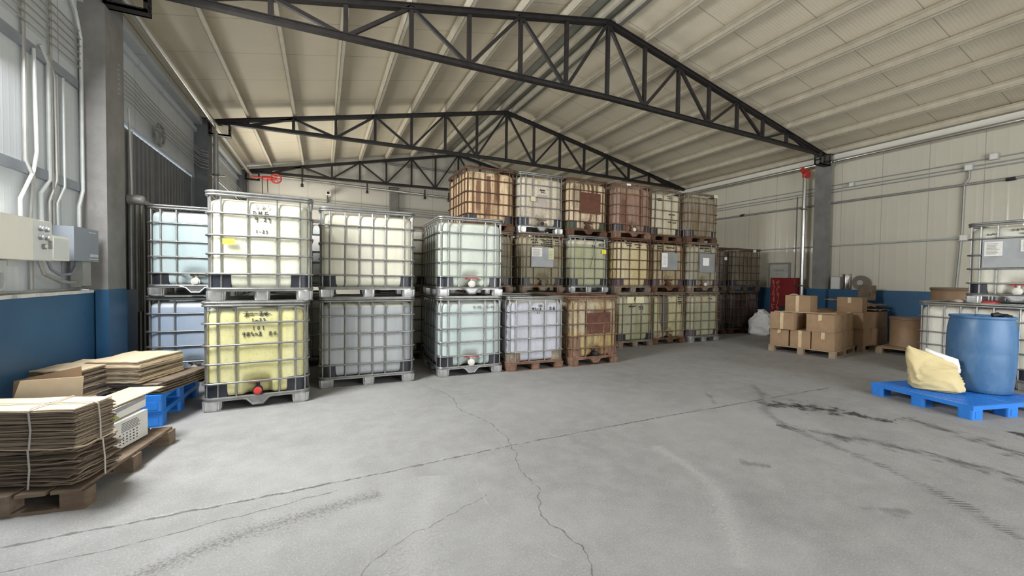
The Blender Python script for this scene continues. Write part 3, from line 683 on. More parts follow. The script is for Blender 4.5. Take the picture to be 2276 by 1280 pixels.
def pallet_mesh(valve=True):
    b = MB()
    o = rrect(.5, .6, .1, 5); i_ = rrect(.44, .54, .06, 5)
    for z0, z1, i_ in ((.104, .135, rrect(.44, .54, .06, 5)), (.0, .010, rrect(.465, .565, .07, 5))):
        n = len(o)
        vs = [(x, y, z) for z in (z0, z1) for x, y in o] + [(x, y, z) for z in (z0, z1) for x, y in i_]
        fs = []
        for k in range(n):
            j = (k + 1) % n
            fs += [(k, j, n + j, n + k), (n + k, n + j, 3 * n + j, 3 * n + k), (3 * n + k, 3 * n + j, 2 * n + j, 2 * n + k), (2 * n + k, 2 * n + j, j, k)]
        b.add(vs, fs)
    b.tube([(x, y, .132) for x, y in rrect(.492, .592, .095, 5)], .014, 8, True)
    b.box(-.46, .46, -.56, .56, .112, .122)
    # V-shaped guard under the outlet valve
    b.tube([(-.17, -.59, .125), (-.10, -.597, .105), (-.045, -.60, .045), (.045, -.60, .045), (.10, -.597, .105), (.17, -.59, .125)], .013, 8)
    b.prism([(-.15, .128), (-.09, .10), (-.04, .045), (.04, .045), (.09, .10), (.15, .128)], -.592, -.582, 'y')
    return b.mesh('steel_pallet', M['galv'], 40)
def foot_mesh(kind):
    b = MB(); pts = []
    hx, hy = (.085, .085) if kind == 0 else (.075, .06)
    o = rrect(hx, hy, .04, 5)
    n = len(o)
    rings = []
    for z, s in ((.010, .9), (.03, .96), (.104, 1.0)):
        rings.append([(x * s * (1 + .035 * (-1) ** k), y * s * (1 + .035 * (-1) ** k), z) for k, (x, y) in enumerate(o)])
    b.loft(rings); return b.mesh('pallet_foot', M['galv'], 20)
def guard_mesh():
    b = MB(); r = .12
    def arc(h, rr): return [(h[0], h[1])]
    out = []
    A = [(-.479, -.40), (-.479, -.46)] + [(-.479 + .115 - .115 * math.cos(a), -.577 + .115 - .115 * math.sin(a)) for a in [math.radians(90 * i / 8) for i in range(1, 8)]] + [(-.34, -.577), (-.275, -.577)]
    B = [(x + .012 * (1 if x < -.37 else .3), y + .012) for x, y in A]
    A2 = [(x - .004, y - .004) for x, y in A]
    n = len(A)
    vs = [(x, y, z) for z in (.135, .30) for x, y in A2] + [(x, y, z) for z in (.135, .30) for x, y in B]
    fs = []
    for k in range(n - 1):
        fs += [(k, k + 1, n + k + 1, n + k), (2 * n + k, 3 * n + k, 3 * n + k + 1, 2 * n + k + 1), (n + k, n + k + 1, 3 * n + k + 1, 3 * n + k), (k, 2 * n + k, 2 * n + k + 1, k + 1)]
    fs += [(0, n, 3 * n, 2 * n), (n - 1, 3 * n - 1, 4 * n - 1, 2 * n - 1)]
    b.add(vs, fs); me = b.mesh('corner_guard', M['black_pl'], 40)
    out.append(me)
    for sx, sy_ in ((-1, 1), (1, -1), (-1, -1)):
        c = MB(); c.v = [(x * sx, y * sy_, z) for x, y, z in b.v]; c.f = [tuple(reversed(f)) if sx * sy_ < 0 else f for f in b.f]; c.m = [0] * len(b.f)
        out.append(c.mesh('corner_guard', M['black_pl'], 40))
    return out
def valve_meshes():
    b = MB(); b.lathe([(.035, -.50), (.04, -.52), (.038, -.57), (.05, -.575), (.05, -.60)], 18, (0, 0, .185), 'y'); b.tube([(0, -.545, .2), (0, -.545, .265)], .018, 10)
    c = MB(); c.lathe([(.036, -.60), (.038, -.602), (.038, -.618), (.028, -.622)], 18, (0, 0, .185), 'y')
    h = MB(); h.obox((.025, -.55, .272), (.075, 0, -.004), (0, .018, 0), (0.0, 0, .008)); h.obox((-.045, -.55, .265), (.016, 0, 0), (0, .024, 0), (0, 0, .016)); h.obox((.105, -.55, .266), (.018, 0, -.006), (0, .014, 0), (.002, 0, .007))
    return b.mesh('outlet_valve', M['white_pl'], 40), c.mesh('valve_cap', M['white_pl'], 40), h.mesh('valve_handle', M['red'], 30)
def lid_mesh():
    b = MB(); b.lathe([(.11, 1.075), (.11, 1.10), (.095, 1.103), (.095, 1.12), (.08, 1.128)], 24); return b.mesh('screw_lid', M['black_pl'], 30)
TK, CG, PL, FT0, FT1, GD, LID = tank_mesh(), cage_mesh(), pallet_mesh(), foot_mesh(0), foot_mesh(1), guard_mesh(), lid_mesh()
VB, VC, VH = valve_meshes()
PITCHZ = 1.152
seedc = [0]
def plate(root, face, a0, a1, z0, z1, mat, out=.012, name='label_plate', t=.003, label=None):
    b = MB(); u, n, d = FACES[face]
    c = fp(face, (a0 + a1) / 2, (z0 + z1) / 2, out)
    b.obox(c, u * (a1 - a0) / 2, Vector((0, 0, (z1 - z0) / 2)), n * t)
    o = fixnormals(b.build(name, mat, root))
    if label: o['label'] = label
    return o
def printed(b, face, a0, a1, z0, z1, rows, out):
    u, n, d = FACES[face]; rn = random.Random(int(a0 * 1000))
    for i in range(rows):
        z = z1 - (i + 1) * (z1 - z0) / (rows + 1); L = (a1 - a0) * rn.uniform(.55, .85)
        b.obox(fp(face, a0 + (a1 - a0) * .08 + L / 2, z, out), u * L / 2, Vector((0, 0, .0035)), n * .0012)
def ibc(x, y, tier, rot, tmat, label, cage='galv', pal=None, guard='black_pl', valve=('white_pl', 'white_pl', 'grime_pl'), group='caged tanks', nogap=0, extra=None, tilt=0):
    r = empty('bulk_container', (x, y, tier * PITCHZ), math.radians(rot), label, 'tank', group)
    if tilt: r.rotation_euler = (0, 0, math.radians(rot) + tilt)
    cg, pm = M[cage], M[pal or cage]; fm = M['galv_bright'] if (pal or cage) == 'galv' else pm
    t = inst(TK, 'tank', r, tmat); inst(LID, 'screw_lid', t, M['black_pl'])
    inst(CG, 'cage', r, cg)
    p = inst(PL, 'steel_pallet', r, pm)
    for sx in (-1, 1):
        for s2 in (-1, 1): inst(FT0, 'pallet_foot', p, fm, (sx * .41, s2 * .51, 0))
    for sx in (-1, 1): inst(FT1, 'pallet_foot', p, fm, (sx * .42, 0, 0), (0, 0, math.pi / 2))
    inst(FT1, 'pallet_foot', p, fm, (0, .53, 0))
    for g in GD: inst(g, 'corner_guard', r, M[guard])
    v = inst(VB, 'outlet_valve', r, M[valve[0]]); inst(VC, 'valve_cap', v, M[valve[1]]); inst(VH, 'valve_handle', v, M[valve[2]])
    if extra: extra(r)
    return r
def write(r, face, fn, mat='ink'):
    b = MB(); fn(b, face)
    if b.v: b.build('handwriting', M[mat], r)
def tm(name, *a, **k):
    seedc[0] += 1.37
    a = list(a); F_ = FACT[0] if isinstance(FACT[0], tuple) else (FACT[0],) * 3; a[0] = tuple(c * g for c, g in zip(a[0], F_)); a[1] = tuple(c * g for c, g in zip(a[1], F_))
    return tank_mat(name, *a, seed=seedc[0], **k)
FACT = [1.0]
REDV = ('white_pl', 'white_pl', 'red')

FACT[0] = (.76, .745, .68)
# front row -----------------------------------------------------------
def ex(r):
    def w(b, f):
        text(b, f, '101', -.06, .985, .05, .006, 1.1); text(b, f, 'DMF', -.085, .915, .052, .006, 1.0); text(b, f, '4.29', -.06, .855, .045, .006, .85)
        text(b, f, '1-23', -.06, .73, .035, .005, .9)
    write(r, 'back', w)
    plate(r, 'back', -.345, -.24, .595, .655, M['ypaper'], .014, 'sticker')
ibc(-.62, 5.70, 1, 182.5, tm('milky_cream_tank', (.80, .80, .66), (.74, .76, .64), .37, (.52, .50, .28), .12, speck=.3), 'milky white tank marked 101 DMF with a yellow sticker, top of the nearest stack', extra=ex)
def ex(r):
    def w(b, f):
        text(b, f, 'fe-bw', -.12, .99, .05, .009, .9); text(b, f, '1-23', -.06, .925, .04, .007, .9)
        stroke(b, f, [(-.13, 1.02), (.12, 1.015)], .008); stroke(b, f, [(-.03, .935), (.1, .93)], .008)
        text(b, f, '101', -.05, .84, .04, .007, 1.1); text(b, f, '4bcef', -.14, .775, .045, .007, .8); text(b, f, 'zw', .10, .775, .045, .006, 1.0)
    write(r, 'front', w)
ibc(-.66, 5.70, 0, 2.5, tm('yellow_liquid_tank', (.80, .80, .62), (.80, .76, .36), 1.035, (.45, .42, .15), .12, speck=.3), 'tank of yellow liquid with red outlet valve, bottom of the nearest stack', valve=('blackrag', 'red', 'rust_pale'), extra=ex)
def ex(r): pass
ibc(.57, 6.08, 1, 88, tm('white_tank', (.80, .78, .66), (.66, .67, .57), .22, (.5, .45, .3), .10, speck=.15), 'nearly empty white tank on top of the grey tank, second stack from left')
ibc(.57, 6.08, 0, 88, tm('grey_liquid_tank', (.72, .72, .60), (.38, .41, .46), 1.035, (.45, .45, .30), .14, speck=.15), 'tank of clear grey liquid standing on the floor right of the yellow tank')
ibc(2.0, 6.20, 1, -2, tm('pale_green_tank', (.78, .82, .74), (.66, .74, .68), 1.02, (.4, .45, .3), .1, speck=.2), 'pale green tank with red valve handle, top of the third front stack', valve=REDV)
def ex(r):
    def w(b, f): text(b, f, '4-24', .02, .975, .04, .006); text(b, f, '4-24', .23, .975, .038, .006)
    write(r, 'front', w, 'ink_faint')
ibc(2.0, 6.20, 0, -1.5, tm('pale_aqua_tank', (.76, .82, .80), (.58, .70, .74), 1.02, (.4, .45, .35), .12, speck=.2), 'pale aqua tank with red valve handle on the floor, third front stack', valve=REDV, extra=ex)
def ex(r):
    def w(b, f): text(b, f, '101', .02, .985, .035, .006, .8); text(b, f, 'acef', -.08, .93, .045, .008, .9); text(b, f, 'zw', .22, .93, .055, .009, 1.1); text(b, f, '21', .0, .875, .035, .006)
    write(r, 'back', w)
ibc(3.06, 6.14, 0, 178, tm('lavender_white_tank', (.74, .74, .76), (.60, .62, .76), 1.04, (.36, .26, .16), .2, speck=.25), 'milky lavender tank marked 101 on a rusty pallet, right of the aqua tank', pal='rust_pale', cage='galv', guard='grime_pl', extra=ex)
def ex(r): plate(r, 'front', -.19, .30, .52, .87, M['rustplate2'], -.005, 'label_plate', label='dark rusted square plate')
ibc(4.13, 6.10, 0, 1, tm('rust_yellow_tank', (.52, .44, .26), (.55, .42, .15), .55, (.24, .12, .05), .5, speck=.5, streaks=((.1, .2, .8, .92, (.2, .1, .05), -1), (.25, .2, .14, .3, (.22, .12, .06), -1), (-.4, .1, .14, .5, (.2, .12, .07), -1))), 'rust-stained tank with a rusted plate standing alone at the front', cage='rust_pale', guard='rust_pale', valve=('blackrag', 'blackrag', 'rust'), extra=ex)
b = MB()
FACT[0] = .9
# left back stack -----------------------------------------------------
def ex(r): write(r, 'front', lambda b, f: text(b, f, 'a-', .2, 1.0, .04, .006), 'ink')
ibc(-1.49, 7.08, 1, 0, tm('pale_blue_tank', (.70, .76, .76), (.52, .64, .66), 1.0, (.4, .45, .4), .06, speck=.1), 'pale turquoise tank on top of the stack by the sliding door', extra=ex)
ibc(-1.53, 7.14, 0, 0, tm('blue_liquid_tank', (.70, .74, .78), (.42, .52, .66), 1.0, (.3, .35, .4), .06, speck=.1), 'tank of light blue liquid at the bottom of the stack by the sliding door')
# second row, seen through the gaps -----------------------------------
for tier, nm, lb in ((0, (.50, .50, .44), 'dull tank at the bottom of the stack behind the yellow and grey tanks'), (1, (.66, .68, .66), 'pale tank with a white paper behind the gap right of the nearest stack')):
    def ex(r, tier=tier):
        if tier: plate(r, 'back', .12, .42, .66, .90, M['paper'], .014, 'paper_label')
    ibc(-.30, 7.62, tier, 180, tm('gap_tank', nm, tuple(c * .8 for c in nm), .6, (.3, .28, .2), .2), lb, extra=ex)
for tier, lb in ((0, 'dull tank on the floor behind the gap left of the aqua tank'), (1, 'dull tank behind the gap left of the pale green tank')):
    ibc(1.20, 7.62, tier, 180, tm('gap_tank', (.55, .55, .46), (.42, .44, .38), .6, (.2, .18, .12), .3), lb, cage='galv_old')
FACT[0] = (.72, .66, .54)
# back row, three high --------------------------------------------------
def G(cx, yf, tier, face, tmat, label, **k):
    return ibc(cx, yf + .6, tier, 0 if face == 'f' else 180, tmat, label, **k)
BR = 'three-high back row of tanks'
G(2.83, 6.98, 2, 'b', tm('rust_brown_tank', (.98, .78, .50), (.86, .62, .38), .7, (.16, .08, .04), .5, speck=.4, streaks=((.05, .05, .2, 1.0, (.17, .08, .04), 1), (-.12, .06, .5, 1.1, (.2, .1, .05), 1), (.25, .05, .3, .9, (.2, .1, .05), 1))), 'rust-brown tank at the left end of the top tier', cage='rust', group=BR)
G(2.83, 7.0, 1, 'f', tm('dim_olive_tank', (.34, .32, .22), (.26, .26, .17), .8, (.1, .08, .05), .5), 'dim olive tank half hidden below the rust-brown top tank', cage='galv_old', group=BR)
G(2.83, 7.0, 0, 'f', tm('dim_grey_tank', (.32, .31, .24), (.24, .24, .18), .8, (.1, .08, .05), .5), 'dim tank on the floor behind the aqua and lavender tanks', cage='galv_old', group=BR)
def ex(r):
    plate(r, 'front', -.26, -.16, .60, .69, M['palepaper'], .014, 'sticker')
    write(r, 'front', lambda b, f: scribble(b, f, -.05, .06, .82, 2, .03, 5), 'ink')
G(3.86, 6.90, 2, 'f', tm('dusty_white_tank', (.84, .80, .72), (.78, .71, .62), .62, (.26, .19, .12), .4, speck=.7, streaks=((.02, .14, .5, .75, (.42, .36, .32), -1),)), 'dusty off-white tank with a small sticker, second from left in top tier', cage='galv', valve=('grime_pl', 'blackrag', 'grime_pl'), group=BR, extra=ex)
def ex(r):
    p = plate(r, 'front', -.27, .22, .50, .875, M['greyplate'], .006, 'label_plate')
    q = plate(r, 'front', -.265, -.04, .70, .865, M['paper'], .014, 'paper_label'); plate(r, 'front', .10, .22, .65, .865, M['palepaper'], .014, 'paper_label')
    b = MB(); printed(b, 'front', -.26, -.05, .70, .86, 7, .0185); printed(b, 'front', .11, .21, .66, .84, 5, .0185); b.build('printing', M['ink_faint'], r)
    write(r, 'front', lambda b, f: (scribble(b, f, -.27, -.14, 1.0, 2, .035, 8), scribble(b, f, -.06, .2, 1.01, 4, .028, 9), scribble(b, f, .27, .38, 1.0, 3, .03, 10)))
G(3.88, 6.86, 1, 'f', tm('olive_grey_tank', (.56, .54, .40), (.36, .35, .24), .9, (.16, .12, .08), .35, speck=.4), 'olive tank with a grey plate and two papers, middle tier', cage='galv_old', valve=('grime_pl', 'grime_pl', 'grime_pl'), group=BR, extra=ex)
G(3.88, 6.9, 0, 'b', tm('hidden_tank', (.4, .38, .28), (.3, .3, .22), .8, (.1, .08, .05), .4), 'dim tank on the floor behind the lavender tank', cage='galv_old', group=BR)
def ex(r): plate(r, 'front', -.22, .28, .46, .88, M['rustplate'], .008, 'label_plate', label='plain rust-brown square plate')
G(4.93, 6.86, 2, 'f', tm('rust_streaked_tank', (.90, .80, .62), (.86, .74, .58), .6, (.16, .07, .035), .5, speck=.4, streaks=((.10, .04, .8, 1.1, (.13, .06, .03), -1), (.0, .03, .85, 1.1, (.16, .08, .04), -1), (-.12, .03, .86, 1.1, (.16, .08, .04), -1), (.06, .03, .15, .45, (.2, .1, .06), -1))), 'rust-streaked tank with a big rust-brown square plate, top tier', cage='rust', guard='green_pl', valve=('rust', 'rust', 'rust'), group=BR, extra=ex)
def ex(r):
    plate(r, 'back', .28, .39, .80, .88, M['ypaper'], .014, 'sticker')
    write(r, 'back', lambda b, f: (scribble(b, f, .05, .12, .93, 1, .04, 3), scribble(b, f, .22, .4, .99, 2, .03, 4)))
    b = MB(); b.tube([fp('back', .03, 1.1, .02), fp('back', .09, .95, .02), fp('back', .07, .78, .02), fp('back', .02, .62, .02), fp('back', .0, .5, .02)], .005, 6); b.build('hanging_cord', M['blackrag'], r)
G(4.95, 6.82, 1, 'b', tm('green_liquid_tank', (.84, .84, .78), (.50, .54, .34), .985, (.25, .27, .15), .25, speck=.3), 'tank of yellow-green liquid with a clear fill line, middle tier', cage='galv', group=BR, extra=ex)
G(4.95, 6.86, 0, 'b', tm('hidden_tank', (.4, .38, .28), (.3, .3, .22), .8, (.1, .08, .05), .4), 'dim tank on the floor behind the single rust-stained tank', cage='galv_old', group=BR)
def ex(r):
    plate(r, 'front', -.24, -.13, 1.09, 1.13, M['paper'], .02, 'paper_label')
G(6.0, 6.72, 2, 'f', tm('red_brown_tank', (.42, .28, .20), (.34, .19, .12), .95, (.12, .07, .05), .45, speck=.5, streaks=((-.28, .1, .14, .8, (.16, .07, .045), -1), (.2, .06, .3, 1.05, (.14, .06, .04), -1))), 'red-brown stained tank with a white tag on its rim, top tier', cage='rust_pale', valve=('grime_pl', 'white_pl', 'grime_pl'), group=BR, extra=ex)
def ex(r): write(r, 'back', lambda b, f: (scribble(b, f, -.24, -.08, 1.02, 2, .035, 13), scribble(b, f, .0, .16, 1.0, 2, .04, 14), scribble(b, f, .32, .38, 1.0, 2, .035, 15)))
G(6.02, 6.70, 1, 'b', tm('ochre_tank', (.80, .68, .50), (.72, .64, .38), .98, (.3, .2, .1), .3, speck=.4), 'ochre-yellow tank with purple corner pieces, middle tier', cage='rust', pal='galv_old', guard='purple_pl', group=BR, extra=ex)
def ex(r):
    plate(r, 'back', -.26, -.08, .93, 1.06, M['palepaper'], -.012, 'paper_label'); plate(r, 'back', -.02, .2, .93, 1.06, M['palepaper'], -.012, 'paper_label')
    write(r, 'back', lambda b, f: (scribble(b, f, -.18, -.06, 1.02, 2, .03, 16), scribble(b, f, 0, .2, 1.0, 2, .035, 17), scribble(b, f, -.2, -.04, .84, 1, .04, 18), scribble(b, f, .06, .18, .83, 2, .035, 19)))
G(6.03, 6.62, 0, 'b', tm('sage_tank', (.52, .50, .38), (.36, .40, .25), .92, (.18, .14, .09), .3, speck=.3), 'sage-green tank on the floor behind the single rust-stained tank, right edge of it', cage='galv_old', group=BR, extra=ex)
def ex(r):
    write(r, 'back', lambda b, f: (scribble(b, f, -.30, -.2, .93, 2, .03, 61), scribble(b, f, -.0, .1, 1.0, 2, .03, 62), scribble(b, f, .02, .3, .42, 1, .04, 63), scribble(b, f, .05, .25, .6, 1, .03, 64)))
G(7.08, 6.86, 2, 'b', tm('bone_white_tank', (.76, .74, .62), (.74, .72, .58), .5, (.22, .17, .10), .32, speck=.5), 'bone-white tank with scattered pen marks, second from right in top tier', cage='galv_old', pal='rust', group=BR, extra=ex, tilt=.02)
def ex(r):
    plate(r, 'front', -.27, .22, .50, .89, M['greyplate'], .006, 'label_plate'); plate(r, 'front', -.25, -.09, .56, .87, M['paper'], .014, 'paper_label')
    b = MB(); printed(b, 'front', -.24, -.1, .58, .86, 9, .0185); b.build('printing', M['ink_faint'], r)
    write(r, 'front', lambda b, f: (scribble(b, f, -.36, -.24, 1.0, 2, .035, 20), scribble(b, f, -.1, .14, .98, 1, .04, 21)))
G(7.07, 6.74, 1, 'f', tm('olive_brown_tank', (.54, .49, .32), (.42, .36, .20), .95, (.16, .10, .06), .45, speck=.5), 'olive-brown tank with a plate and a tall white paper, middle tier', cage='rust', guard='purple_pl', valve=('rust', 'rust', 'rust'), group=BR, extra=ex)
def ex(r): write(r, 'front', lambda b, f: scribble(b, f, .24, .32, 1.02, 4, .035, 30), 'ink')
G(7.06, 6.68, 0, 'f', tm('yellow_stained_tank', (.60, .57, .36), (.52, .52, .30), .9, (.12, .09, .06), .36, speck=.4, streaks=((-.16, .12, .25, 1.1, (.10, .085, .065), -1), (-.30, .03, .5, 1.1, (.16, .13, .09), -1))), 'yellowish tank with a dark vertical stain, second from right on the floor', cage='galv_old', pal='rust', guard='grime_pl', valve=('grime_pl', 'rust', 'rust'), group=BR, extra=ex)
def ex(r): plate(r, 'back', .30, .42, 1.08, 1.15, M['palepaper'], .02, 'paper_label')
G(8.12, 6.74, 2, 'b', tm('brown_grey_tank', (.36, .32, .22), (.27, .22, .13), .95, (.1, .07, .04), .5, speck=.4), 'dark brown-grey tank at the right end of the top tier', cage='galv_old', pal='rust', group=BR, extra=ex, tilt=-.02)
def ex(r):
    plate(r, 'front', -.20, .30, .46, .90, M['greyplate'], .006, 'label_plate'); plate(r, 'front', -.10, .10, .62, .80, M['paper'], .014, 'paper_label')
    write(r, 'front', lambda b, f: (scribble(b, f, -.2, -.08, 1.0, 1, .04, 40), scribble(b, f, -.02, .2, 1.0, 2, .04, 41)))
G(8.11, 6.66, 1, 'f', tm('grey_olive_tank', (.46, .44, .34), (.34, .35, .26), .9, (.14, .12, .09), .35, speck=.3), 'grey-olive tank with a dark plate and small white paper, middle tier right end', cage='galv_old', valve=('grime_pl', 'white_pl', 'grime_pl'), group=BR, extra=ex)
def ex(r): write(r, 'back', lambda b, f: scribble(b, f, .08, .22, .98, 1, .05, 50), 'ink')
G(8.09, 6.60, 0, 'b', tm('pale_sage_tank', (.48, .46, .36), (.38, .43, .32), .86, (.2, .17, .12), .25, speck=.3), 'pale grey-green tank on the floor at the right end of the row', cage='galv_old', pal='galv', guard='purple_pl', group=BR, extra=ex)
# dark tanks near the right wall ---------------------------------------
def ex(r): plate(r, 'front', .32, .42, .82, .90, M['paper'], .014, 'sticker')
ibc(9.32, 7.95, 1, 0, tm('dark_red_brown_tank', (.16, .10, .075), (.10, .055, .045), .9, (.05, .03, .02), .5), 'dark maroon tank with a small white tag, upper one behind the row end', cage='darkcage', group='dark tanks by the right wall', extra=ex)
ibc(9.32, 7.95, 0, 0, tm('maroon_tank', (.10, .05, .05), (.07, .03, .03), .9, (.03, .02, .02), .5), 'dark maroon tank on the floor behind the row end', cage='darkcage', pal='rust', group='dark tanks by the right wall')
def ex(r): plate(r, 'left', .2, .32, 1.06, 1.13, M['paper'], .02, 'paper_label')
ibc(10.52, 7.80, 1, 90, tm('dark_olive_tank', (.26, .22, .15), (.19, .165, .11), .9, (.06, .05, .03), .4), 'dark olive tank nearest the right wall, upper one', cage='darkcage', group='dark tanks by the right wall', extra=ex)
ibc(10.48, 7.80, 0, 90, tm('dark_brown_tank', (.12, .09, .07), (.08, .05, .045), .9, (.03, .02, .02), .5), 'dark brown tank nearest the right wall, on the floor', cage='darkcage', pal='rust', group='dark tanks by the right wall')
FACT[0] = .8
# white tanks at the right edge -----------------------------------------
def ex(r):
    plate(r, 'front', -.33, .40, .51, .90, M['greyplate'], .006, 'label_plate')
    plate(r, 'front', -.31, -.14, .67, .87, M['paper'], .016, 'paper_label'); plate(r, 'front', .02, .20, .72, .88, M['paper'], .016, 'paper_label')
    b = MB(); printed(b, 'front', -.30, -.15, .68, .86, 8, .0205); printed(b, 'front', .03, .19, .73, .87, 7, .0205); b.build('printing', M['ink_faint'], r)
    write(r, 'front', lambda b, f: (scribble(b, f, -.08, .25, 1.0, 2, .04, 70), scribble(b, f, -.3, -.18, .96, 1, .03, 71)), 'ink_faint')
ibc(9.08, 2.05, 1, -90, tm('right_white_tank', (.80, .78, .66), (.78, .75, .60), .45, (.5, .45, .35), .08, speck=.2), 'white tank with a grey plate and papers, upper one at the right edge', cage='galv', pal='galv', valve=REDV, group='white tanks at the right', extra=ex)
ibc(8.98, 2.46, 0, 0, tm('right_low_tank', (.80, .77, .66), (.78, .75, .62), .5, (.5, .45, .35), .08, speck=.2), 'white tank behind the blue drum, bottom one at the right edge', cage='galv', group='white tanks at the right')

# ------------------------------------------------------------------ pallets
def plastic_pallet(loc, rz_, L, Wd, label, group, h=.15):
    r = empty('plastic_pallet', loc, rz_, label, 'pallet', group)
    b = MB(); n1, n2 = 26, 22
    b.box(0, L, 0, .04, h - .045, h); b.box(0, L, Wd - .04, Wd, h - .045, h); b.box(0, .04, .04, Wd - .04, h - .045, h); b.box(L - .04, L, .04, Wd - .04, h - .045, h)
    for i in range(1, n1): x = L * i / n1; b.box(x - .007, x + .007, .04, Wd - .04, h - .03, h - .003)
    for i in range(1, n2): y = Wd * i / n2; b.box(.04, L - .04, y - .007, y + .007, h - .03, h - .0035)
    for x in (L * .5,): b.box(x - .05, x + .05, .04, Wd - .04, h - .035, h - .001)
    b.build('deck', M['bluepal'], r)
    for i in range(3):
        for j in range(3):
            fx, fy = .16, .14
            x = [0, (L - fx) / 2, L - fx][i]; y = [0, (Wd - fy) / 2, Wd - fy][j]
            b = MB(); o = [(x + fx / 2 + a, y + fy / 2 + c) for a, c in rrect(fx / 2, fy / 2, .03, 4)]
            b.loft([[(px, py, z) for px, py in o] for z in (0.0, h - .045)]); 
            b.box(x + .03, x + fx - .03, y - .004 if j == 0 else y, y + .01, .02, h - .06)
            b.build('pallet_foot', M['bluepal'], r)
    return r
RP = math.radians(-13)
plastic_pallet((6.17, 1.75, 0), RP, 1.2, 1.0, 'bright blue plastic pallet under the drum and yellow sack', 'blue plastic pallets')
plastic_pallet((-2.22, 4.82, 0), math.radians(-2), .86, 1.1, 'blue plastic pallet by the blue wall, lower of two', 'stacked blue pallets')
plastic_pallet((-2.22, 4.80, .152), math.radians(-2), .86, 1.1, 'blue plastic pallet by the blue wall, upper of two under cardboard', 'stacked blue pallets')
def wood_pallet(loc, rz_, L, Wd, label, mat='wood', h=.13, group=None):
    r = empty('wooden_pallet', loc, rz_, label, 'pallet', group)
    rn = random.Random(len(label))
    for i in range(3):
        y = [0, Wd / 2 - .05, Wd - .1][i]
        for x in ((0, L / 2 - .06, L - .12)):
            b = MB(); b.box(x, x + .12, y, y + .1, .02, h - .02); b.build('block', M[mat], r)
        b = MB(); b.box(0, L, y, y + .1, 0, .02); b.build('runner', M[mat], r)
    n = int(L / .14)
    for i in range(n):
        x = L * i / n; b = MB(); dz = rn.uniform(-.002, .002)
        b.box(x + .004, x + L / n - .02, -.01 + rn.uniform(-.01, .01), Wd + rn.uniform(-.01, .01), h - .02 + dz, h + dz); b.build('deck_board', M[mat], r)
    return r
wood_pallet((-2.12, 3.42, 0), math.radians(-9), .82, 1.06, 'weathered wooden pallet under the tied cardboard bundles', 'wood')
wood_pallet((8.62, 4.22, 0), math.radians(12), 1.25, 1.12, 'wooden pallet under the nearest pile of brown cartons', 'wood_pale')
wood_pallet((10.02, 4.42, 0), math.radians(4), 1.22, 1.1, 'wooden pallet under the farther pile of brown cartons', 'wood_pale')
wood_pallet((10.38, 3.02, 0), math.radians(8), .95, 1.28, 'wooden pallet under the brown fibre drums', 'wood_pale')

# ------------------------------------------------------------------ cartons
def carton(loc, rz_, L, Wd, h, label, mat='kraft', group='brown cartons', tape=True, shiny=False, rx=0, bulge=.008):
    r = empty('cardboard_carton', loc, rz_, label, 'carton', group); r.rotation_euler = (rx, 0, rz_)
    b = MB(); rings = []
    k = 6
    for zi in range(5):
        z = h * zi / 4; bz = bulge * math.sin(math.pi * zi / 4)
        R = []
        for e, (p, q) in enumerate((((0, 0), (L, 0)), ((L, 0), (L, Wd)), ((L, Wd), (0, Wd)), ((0, Wd), (0, 0)))):
            nx = [(0, -1), (1, 0), (0, 1), (-1, 0)][e]
            for i in range(k):
                t = i / k; bb = bz * math.sin(math.pi * t) * random.uniform(.6, 1.3)
                R.append((p[0] + (q[0] - p[0]) * t + nx[0] * bb, p[1] + (q[1] - p[1]) * t + nx[1] * bb, z))
        rings.append(R)
    b.loft(rings); b.build('carton_body', M[mat], r)
    if tape:
        b = MB(); b.box(-.004, L + .004, Wd / 2 - .03, Wd / 2 + .03, h, h + .0015); b.box(-.0105, -.0085, Wd / 2 - .03, Wd / 2 + .03, h * .62, h); b.box(L + .0085, L + .0105, Wd / 2 - .03, Wd / 2 + .03, h * .62, h)
        b.build('packing_tape', M['tape'], r)
    if shiny:
        b = MB(); b.box(-.0115, -.009, Wd / 2 - .03, Wd / 2 + .03, 0, h); b.build('packing_tape', M['tape'], r)
    return r
A = math.radians(12); ua = Vector((math.cos(A), math.sin(A), 0)); wa = Vector((-math.sin(A), math.cos(A), 0)); P0 = Vector((8.62, 4.22, .132))
def onA(u, w, z): return P0 + ua * u + wa * w + Vector((0, 0, z))
ch = .335
def ca(u, w, z, L, Wd, lb, **k): return carton(onA(u, w, z), A, L, Wd, ch, lb, **k)
GA = 'cartons on the nearest wooden pallet'
ca(.02, .02, 0, .50, .36, 'brown carton at the front corner of the nearest pile, bottom layer', group=GA)
ca(.02, .40, 0, .50, .34, 'brown carton with shiny tape, middle of the bottom layer facing left', group=GA, shiny=True)
ca(.02, .77, 0, .50, .33, 'dented brown carton at the far left of the bottom layer', group=GA, bulge=.02)
ca(.545, .02, 0, .31, .5, 'brown carton second from the front corner, bottom layer', group=GA)
ca(.88, .02, 0, .33, .5, 'brown carton at the right end of the bottom layer, nearest pile', group=GA)
ca(.545, .55, 0, .68, .56, 'large brown carton at the back of the bottom layer, nearest pile', group=GA)
ca(.01, .03, ch + .002, .50, .44, 'brown carton above the front corner, second layer of nearest pile', group=GA, bulge=.015)
ca(-.05, .66, ch + .002, .50, .42, 'brown carton at the far left of the second layer, nearest pile', group=GA, shiny=True)
ca(.535, .03, ch + .002, .32, .5, 'brown carton in the middle of the second layer, nearest pile', group=GA)
ca(.88, .03, ch + .002, .33, .5, 'brown carton at the right end of the second layer, nearest pile', group=GA)
ca(.535, .57, ch + .002, .66, .5, 'large brown carton at the back of the second layer, nearest pile', group=GA)
ca(.36, .52, 2 * (ch + .002), .42, .44, 'single brown carton on top of the nearest pile', group=GA, shiny=True)
